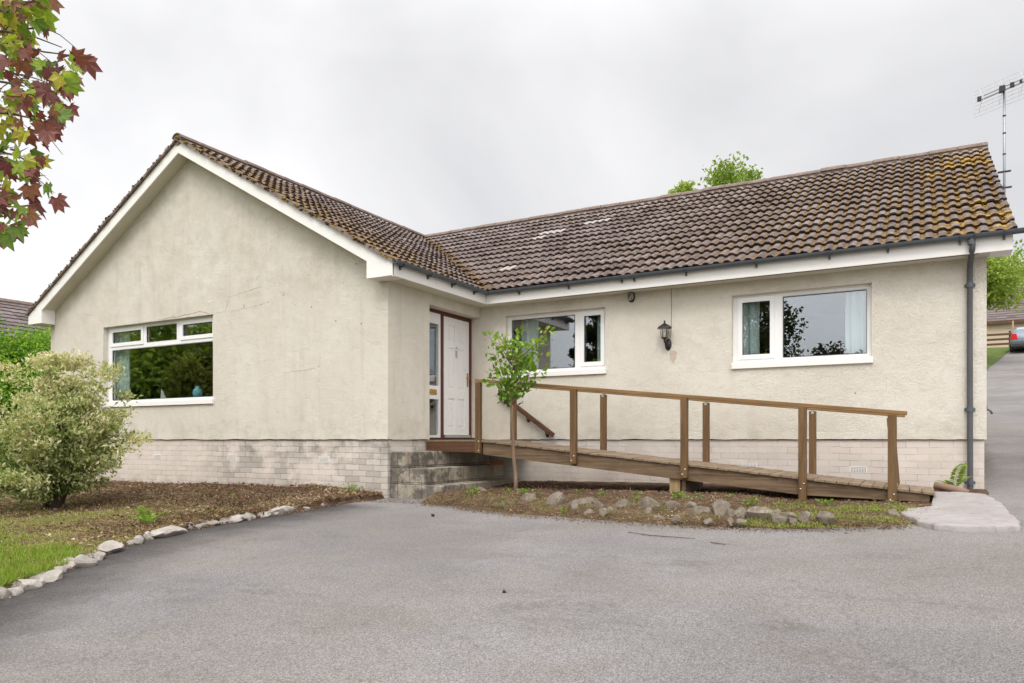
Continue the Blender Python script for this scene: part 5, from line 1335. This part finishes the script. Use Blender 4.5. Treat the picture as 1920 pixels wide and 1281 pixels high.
# grass and small plants on the ramp bed
x = rng.uniform(5.3, 6.75, 4200); y = yf(x) + rng.uniform(.02, 1, 4200) ** 1.3 * 1.5; k = vnoise(x, y, 3.6, 3) > .08; x, y = x[k], y[k]
g_ = blades('grass', x, y, bed2_z(x, y) - .008, rng.uniform(.02, .06, len(x)), rng.uniform(.004, .008, len(x)), rng.uniform(.1, .8, len(x)), M['grass'], .8)
tag(g_, 'short patchy grass and moss at the right end of the ramp bed', 'grass', None, 'stuff')
x = rng.uniform(1.3, 6.0, 1300); y = yf(x) + .16 + np.abs(rng.normal(.12, .22, 1300)); k = vnoise(x, y, 4.2, 15) > .05; x, y = x[k], y[k]
g_ = blades('dry_grass', x, y, bed2_z(x, y) - .008, rng.uniform(.03, .075, len(x)), rng.uniform(.003, .006, len(x)), np.where(rng.uniform(0, 1, len(x)) < .4, rng.uniform(.1, .5, len(x)), rng.uniform(.6, 1, len(x))), M['grass'], 1.0)
tag(g_, 'thin dry grass growing between the mossy rocks of the ramp bed', 'grass', None, 'stuff')
def weed(x, y, z, s, label, n=26, grp='small weeds growing in the bed under the ramp', leaf=.028):
    root = tag(empty('weed', (x, y, z)), label, 'weed', grp)
    P = rng.normal(0, 1, (n, 3)) * np.array([s * .5, s * .5, 0]) + np.array([0, 0, 1]) * rng.uniform(.15, 1, (n, 1)) * s * .8
    Dr = np.stack([P[:, 0], P[:, 1], P[:, 2] * .2], 1) / s + rand_dirs(n, .3) * .6
    l_ = rng.uniform(.6, 1.3, n) * leaf
    round_leaves(P, Dr, l_, l_ * .8, M['weed'], 'leaves', root, rng.uniform(0, 1, n))
    mb = MB()
    for k in range(0, n, 2): mb.bar((0, 0, -.02), tuple(P[k]), .003, .003)
    mb.build('stalk', M['weed'], root)
    mb_ = root.children[-1].data; a_ = mb_.attributes.new('tint', 'FLOAT', 'POINT'); a_.data.foreach_set('value', np.full(len(mb_.vertices), .3, np.float32))
wl = [(-.95, -2.35, .06, 'small weed between the long flat stone and the gable wall', 14, .022), (-1.9, -1.1, .07, 'little green weed alone in the middle of the brown litter', 16, .022), (-2.6, -.25, .06, 'little weed at the wall below the gable window', 14, .022), (-1.25, -3.1, .07, 'low green weed just left of the fern', 18, .025), (-1.3, -.2, .05, 'tiny weed at the wall below the stained brick', 12, .02), (-.62, -.12, .12, 'bright green weed clump at the foot of the gable wall near the steps', 40, .035), (-.55, -.35, .05, 'tiny green weed just in front of the clump by the steps', 12, .02)]
for x, y, s_, lab, n, lf in wl: weed(x, y, float(bed_z(x, y)), s_, lab, n, 'weeds at the foot of the gable wall', lf)
ramp_w = [(1.55, -.15, .12), (1.95, .1, .07), (2.28, -.05, .09), (2.55, -.25, .07), (2.9, .25, .05), (3.35, -.05, .06), (3.75, .05, .05), (3.95, -.45, .07), (4.15, -.5, .06), (4.35, -.15, .10), (4.55, -.1, .07), (4.85, .15, .05), (5.15, -.2, .10), (5.45, -.1, .06), (5.62, .35, .06), (5.85, .35, .09), (6.15, .1, .06), (6.35, .35, .06), (6.55, .25, .08), (2.35, -.85, .06), (3.3, -1.05, .06), (3.85, -1.1, .05), (5.3, -1.2, .06)]
for i, (x, y, s_) in enumerate(ramp_w):
    weed(x, y, float(bed2_z(x, y)), s_, ('leafy green' if s_ > .085 else 'small green' if s_ > .055 else 'tiny green') + ' weed, ' + ORD[i if i < 19 else i] + (' from the steps in the ramp bed' if i < 19 else ' counted, growing before the rocks'), 34 if s_ > .085 else 16, leaf=.03 if s_ > .085 else .022)
def fern(x, y, z, fr, label):
    root = tag(empty('fern', (x, y, z)), label, 'fern', 'light green ferns')
    for (az, ln, el) in fr:
        sp = []; P = []; Dr = []; Ls = []
        for k in range(24):
            t = k / 23; e_ = el * (1 - .45 * t); p = Vector((math.cos(az) * ln * t * math.cos(e_), math.sin(az) * ln * t * math.cos(e_), ln * t * math.sin(e_))); sp.append(p)
            if k < 2: continue
            sd_ = Vector((-math.sin(az), math.cos(az), 0))
            for sg in (-1, 1): P.append(np.array(p)); Dr.append(np.array(sd_ * sg + Vector((math.cos(az), math.sin(az), .4)) * .45)); Ls.append(ln * .23 * math.sin(math.pi * (.12 + .86 * t)) + .004)
        Ls = np.array(Ls); o = leaf_obj('frond', np.array(P), np.array(Dr), Ls, Ls * .32, rng.uniform(0, 1, len(P)), M['fern'], root)
        mb = MB(); mb.tube(sp[::4], .0025, 5); q = mb.build('stalk', M['fern'], o); a_ = q.data.attributes.new('tint', 'FLOAT', 'POINT'); a_.data.foreach_set('value', np.full(len(q.data.vertices), .3, np.float32))
fern(7.14, 2.30, -.62, [(-1.2, .46, 1.5), (.5, .28, 1.1), (-2.2, .22, 1.0), (3.0, .24, .8), (-2.9, .20, .6)], 'light green fern by the wall next to the downpipe')
fern(-.72, -3.28, float(bed_z(-.72, -3.28)), [(-1.0, .34, 1.35), (.6, .26, 1.1), (2.4, .28, .7), (-2.2, .25, .9), (3.3, .2, .8)], 'light green fern beside the long flat stone at the driveway edge')

# ------------------------------------------------------------------ trees and houses around
tree('broad_tree', 'leafy tree rising behind the ridge of the main roof', (1.45, 17.4, 1.0), 8.55, 1.5, 4.6, M['tree'], 58, 260, .13, .18, None, .30, seed=3)
tree('small_tree', 'small tree just topping the roof ridge left of the bigger one', (-.25, 16.6, 1.0), 7.85, 1.0, 4.5, M['tree'], 26, 240, .125, .1, None, .22, seed=4)
tree('roadside_tree', 'spreading green tree by the road beyond the right corner of the house', (9.1, 36.3, float(gz(9.1, 36.3)) ), 5.7, 2.9, 3.25, M['tree'], 80, 170, .20, .2, None, .42, seed=6)
tree('lime_shrub', 'lime green conifer shrub beyond the left corner of the house', (-12.3, 1.7, -.95), 3.75, 2.1, .1, M['lime'], 110, 420, .085, .12, None, .32, cat='shrub', seed=8)
tree('lime_shrub', 'dark based lime shrub at the left edge behind the variegated shrub', (-12.6, -.9, -.95), 3.5, 1.9, .1, M['lime'], 90, 420, .085, .12, None, .32, cat='shrub', seed=9)
# garden trees behind the photographer, seen in the window glass
bt = [(-24.6, -15, 8.2, 3.2, 'dark'), (-28.5, -15.5, 7.2, 3.0, 'olive'), (-33, -14.5, 7.6, 3.4, 'dark'), (-21.8, -14, 5.4, 1.9, 'olive'), (-26.2, -13.2, 5.0, 2.0, 'dark'), (-20.4, -17, 9, 1.9, 'dark'), (-.9, -22, 10.5, 2.5, 'dark'), (4.6, -22, 6.4, 1.8, 'olive'), (-8.3, -22, 9, 1.1, 'dark'), (-10.6, -22, 5.6, 1.2, 'dark')]
for i, (x, y, h_, rd, kd) in enumerate(bt):
    tree('garden_tree', ['tall dark tree behind the turquoise vase in the gable window reflection', 'olive tree in the middle of the gable window reflection', 'dark tree at the left of the gable window reflection', 'low olive bush reflected above the turquoise vase', 'low dark tree in the middle of the gable window reflection', 'slim dark tree reflected in the right top light of the gable window', 'tall dark tree reflected at the left of the window by the downpipe', 'olive bushy tree reflected low in the window by the downpipe', 'slim dark tree reflected in the small light of the window beside the front door', 'low dark bush reflected in the window beside the front door'][i],
         (x, y, float(gz(x, y)) - .1), h_, rd, .6 if h_ < 9 else .8, M['dimtree'] if i >= 6 else M['darktree'] if kd == 'dark' else M['oliveleaf'], 60, 150 if i < 6 else 300, .30 if i < 6 else .2, .2, 'garden trees across the driveway', rd * .2, seed=30 + i)

def cottage(name, label, x0, x1, y0, y1, zb_, zeave, zridge, along, wallmat, roofmat):
    """plain far house: walls, tiled roof in courses, windows"""
    root = tag(empty(name, ((x0 + x1) / 2, (y0 + y1) / 2, zb_)), label, 'house')
    c = Vector(((x0 + x1) / 2, (y0 + y1) / 2, zb_))
    mb = MB(); mb.box(x0 - c.x, x1 - c.x, y0 - c.y, y1 - c.y, -1.5, zeave - zb_)
    if along == 'x':
        m_ = 0; a, b = x0 - c.x, x1 - c.x
        mb.add([(a, y0 - c.y, zeave - zb_), (a, y1 - c.y, zeave - zb_), (a, 0, zridge - zb_ - .1), (b, y0 - c.y, zeave - zb_), (b, y1 - c.y, zeave - zb_), (b, 0, zridge - zb_ - .1)], [(2, 1, 0), (3, 4, 5)])
    else:
        a, b = y0 - c.y, y1 - c.y
        mb.add([(x0 - c.x, a, zeave - zb_), (x1 - c.x, a, zeave - zb_), (0, a, zridge - zb_ - .1), (x0 - c.x, b, zeave - zb_), (x1 - c.x, b, zeave - zb_), (0, b, zridge - zb_ - .1)], [(0, 1, 2), (5, 4, 3)])
    mb.build('wall', wallmat, root)
    rv, rf, rt, rp = [], [], [], []; o2 = 0
    half = ((y1 - y0) if along == 'x' else (x1 - x0)) / 2 + .35; dz = zridge - zeave + .12; Ln = math.hypot(half, dz); nc = int(Ln / .36)
    for sg in (-1, 1):
        if along == 'x': O_ = (x0 - c.x - .25, sg * half, zeave - zb_ - .12); U_ = (1, 0, 0); S_ = (0, -sg * half, dz); ln = x1 - x0 + .5
        else: O_ = (sg * half, y0 - c.y - .25, zeave - zb_ - .12); U_ = (0, 1, 0); S_ = (-sg * half, 0, dz); ln = y1 - y0 + .5
        v, f, t, p = tile_slope(None, O_, U_, S_, ln, nc, Ln / nc, .3, .012, .03, None, None, cols=3, jit=.6)
        rv.append(v); rf.extend([tuple(i + o2 for i in q) for q in f]); rt.append(t); rp.append(p); o2 += len(v)
    ro_ = meshobj('roof', np.concatenate(rv), rf, roofmat, root, False, {'tint': np.concatenate(rt), 'pan': np.concatenate(rp) * .3})
    rd_ = MB()
    if along == 'x': rd_.tube([(x0 - c.x - .25, 0, zridge - zb_ + .02), (x1 - c.x + .25, 0, zridge - zb_ + .02)], .12, 8)
    else: rd_.tube([(0, y0 - c.y - .25, zridge - zb_ + .02), (0, y1 - c.y + .25, zridge - zb_ + .02)], .12, 8)
    rd_.build('ridge_cap', M['ridge'], ro_)
    fs = MB()
    if along == 'x': fs.box(x0 - c.x - .2, x1 - c.x + .2, y0 - c.y - .37, y0 - c.y - .33, zeave - zb_ - .32, zeave - zb_ - .08)
    else: fs.box(x1 - c.x + .33, x1 - c.x + .37, y0 - c.y - .2, y1 - c.y + .2, zeave - zb_ - .32, zeave - zb_ - .08)
    fs.build('fascia', M['handrail'], root)
    for k in (.2, .5, .8):
        wn_ = MB()
        if along == 'x': u = (x0 - c.x) + (x1 - x0) * k; wn_.box(u - .7, u + .7, y0 - c.y - .03, y0 - c.y - .004, .95, 2.1); gp = (u - .6, u + .6, y0 - c.y - .04, y0 - c.y - .032, 1.05, 2.0)
        else: u = (y0 - c.y) + (y1 - y0) * k; wn_.box(x1 - c.x + .004, x1 - c.x + .03, u - .7, u + .7, .95, 2.1); gp = (x1 - c.x + .032, x1 - c.x + .04, u - .6, u + .6, 1.05, 2.0)
        wo2 = wn_.build('window', M['upvc'], root); k2 = MB(); k2.box(*gp); k2.build('pane', plain('dark_pane', (.03, .035, .04), .1, .1), wo2)
g_ = G('far_brown_tile'); far_tile = g_.done(g_.pr(g_.mix(g_.attr('tint'), (.10, .075, .07), (.19, .155, .15)), .9))
cottage('neighbour_house', 'neighbouring house with brown tiled roof beyond the left gable corner', -28.3, -19.7, 2.0, 17, float(gz(-24, 8)) - .3, 2.95, 5.28, 'y', M['render'], far_tile)
cottage('uphill_house', 'distant house with brown tiled roof beside the road uphill', 5, 26, 57, 65, 5.3, 8.9, 11.8, 'x', plain('buff_wall', (.50, .40, .29), .9, .1, 1), far_tile)
cottage('opposite_house', 'brown roofed house across the road reflected in the top of the gable window', -46, -26, -31, -23, -2.2, 3.6, 7.6, 'x', M['render'], far_tile)
fc = tag(empty('rail_fence', (11, 46, float(gz(11, 46)))), 'dark timber post and rail fence beyond the grass by the road', 'fence')
for z in (.18, .48, .78):
    mb = MB(); mb.box(-4, 3.2, -.02, .02, z, z + .13); mb.build('rail', M['handrail'], fc)
for x in (-3.9, -2.3, -.75, .62, 2.2, 3.15):
    mb = MB(); mb.box(x - .06, x + .06, .022, .12, -.3, 1.05); mb.build('post', M['handrail'], fc)
pp = MB(); pp.tube([(0, 0, 0), (0, 0, 1.9)], .05, 8); pp.bar((-.35, 0, 1.45), (.35, 0, 1.45), .05, .05)
o = pp.build('washing_pole', plain('rusty_pole', (.30, .20, .14), .8), None, True); o.location = (11.95, 48, float(gz(12, 48)))
tag(o, 'thin crossarmed pole standing behind the rail fence', 'pole')

# ------------------------------------------------------------------ car, rear towards the camera
CX, CY = 12.28, 43.4
car = tag(empty('parked_car', (CX, CY, float(gz(CX, CY - 1)) - .0), R(-6)), 'grey hatchback parked at the roadside uphill, rear light showing', 'car')
sec = [  # y, half width, sill z, belt z, roof z, half roof
    (-1.98, .72, .42, .62, .64, .60), (-1.92, .80, .34, .86, .92, .70), (-1.78, .84, .28, .95, 1.10, .66), (-1.45, .86, .24, .97, 1.40, .60), (-.6, .87, .22, .97, 1.47, .60), (.3, .87, .22, .95, 1.44, .58), (.95, .86, .22, .93, 1.02, .70), (1.6, .83, .25, .86, .90, .66), (1.95, .72, .34, .66, .70, .58)]
V = []; F = []
for y, hw, zs_, zb2, zr_, hr_ in sec:
    V += [(-hw * .94, y, zs_), (-hw, y, (zs_ + zb2) / 2), (-hw * .97, y, zb2), (-hr_, y, zr_ - .03), (-hr_ * .8, y, zr_), (hr_ * .8, y, zr_), (hr_, y, zr_ - .03), (hw * .97, y, zb2), (hw, y, (zs_ + zb2) / 2), (hw * .94, y, zs_)]
for i in range(len(sec) - 1):
    for k in range(10):
        k2 = (k + 1) % 10; F.append((i * 10 + k, i * 10 + k2, (i + 1) * 10 + k2, (i + 1) * 10 + k))
F.append(tuple(range(10))); F.append(tuple(len(sec) * 10 - 10 + k for k in range(10))[::-1])
carpaint = plain('blue_grey_car_paint', (.20, .23, .27), .25, .05, 3, .6, .3)
b_ = meshobj('body', V, F, carpaint, car, True); e_ = b_.modifiers.new('s', 'EDGE_SPLIT'); e_.split_angle = R(50)
mb = MB(); mb.hexa([(-.60, -1.83, .98), (.60, -1.83, .98), (.60, -1.78, .98), (-.60, -1.78, .98), (-.52, -1.52, 1.36), (.52, -1.52, 1.36), (.52, -1.47, 1.36), (-.52, -1.47, 1.36)])
mb.build('rear_window', plain('car_glass', (.38, .44, .48), .08, .1), car)
for sg in (-1, 1):
    mb = MB(); mb.hexa([(sg * .80, -1.985, .66), (sg * .50, -1.995, .66), (sg * .50, -1.88, .66), (sg * .845, -1.80, .66), (sg * .78, -1.91, .98), (sg * .56, -1.93, .98), (sg * .56, -1.78, .98), (sg * .82, -1.76, .98)])
    mb.build('tail_light', plain('red_lens', (.55, .02, .025), .2, .1), car)
mb = MB(); mb.box(-.80, .80, -2.04, -1.9, .36, .56); mb.build('bumper', plain('dark_bumper', (.09, .10, .115), .5, .1), car, bevel=.03)
for sx_ in (-.80, .80):
    for sy_ in (-1.25, 1.3):
        mb = MB(); mb.lathe([(.0, -.09), (.24, -.09), (.31, -.07), (.31, .07), (.24, .09), (.0, .09)], n=20); mb.v = [(z + sx_, y + sy_, x + .31) for x, y, z in mb.v]
        wh = mb.build('wheel', M['black'], car, autosm=True)
        mb = MB(); mb.lathe([(.0, -.1), (.19, -.095), (.19, .095), (.0, .1)], n=16); mb.v = [(z + sx_, y + sy_, x + .31) for x, y, z in mb.v]; mb.build('rim', M['alu'], wh)
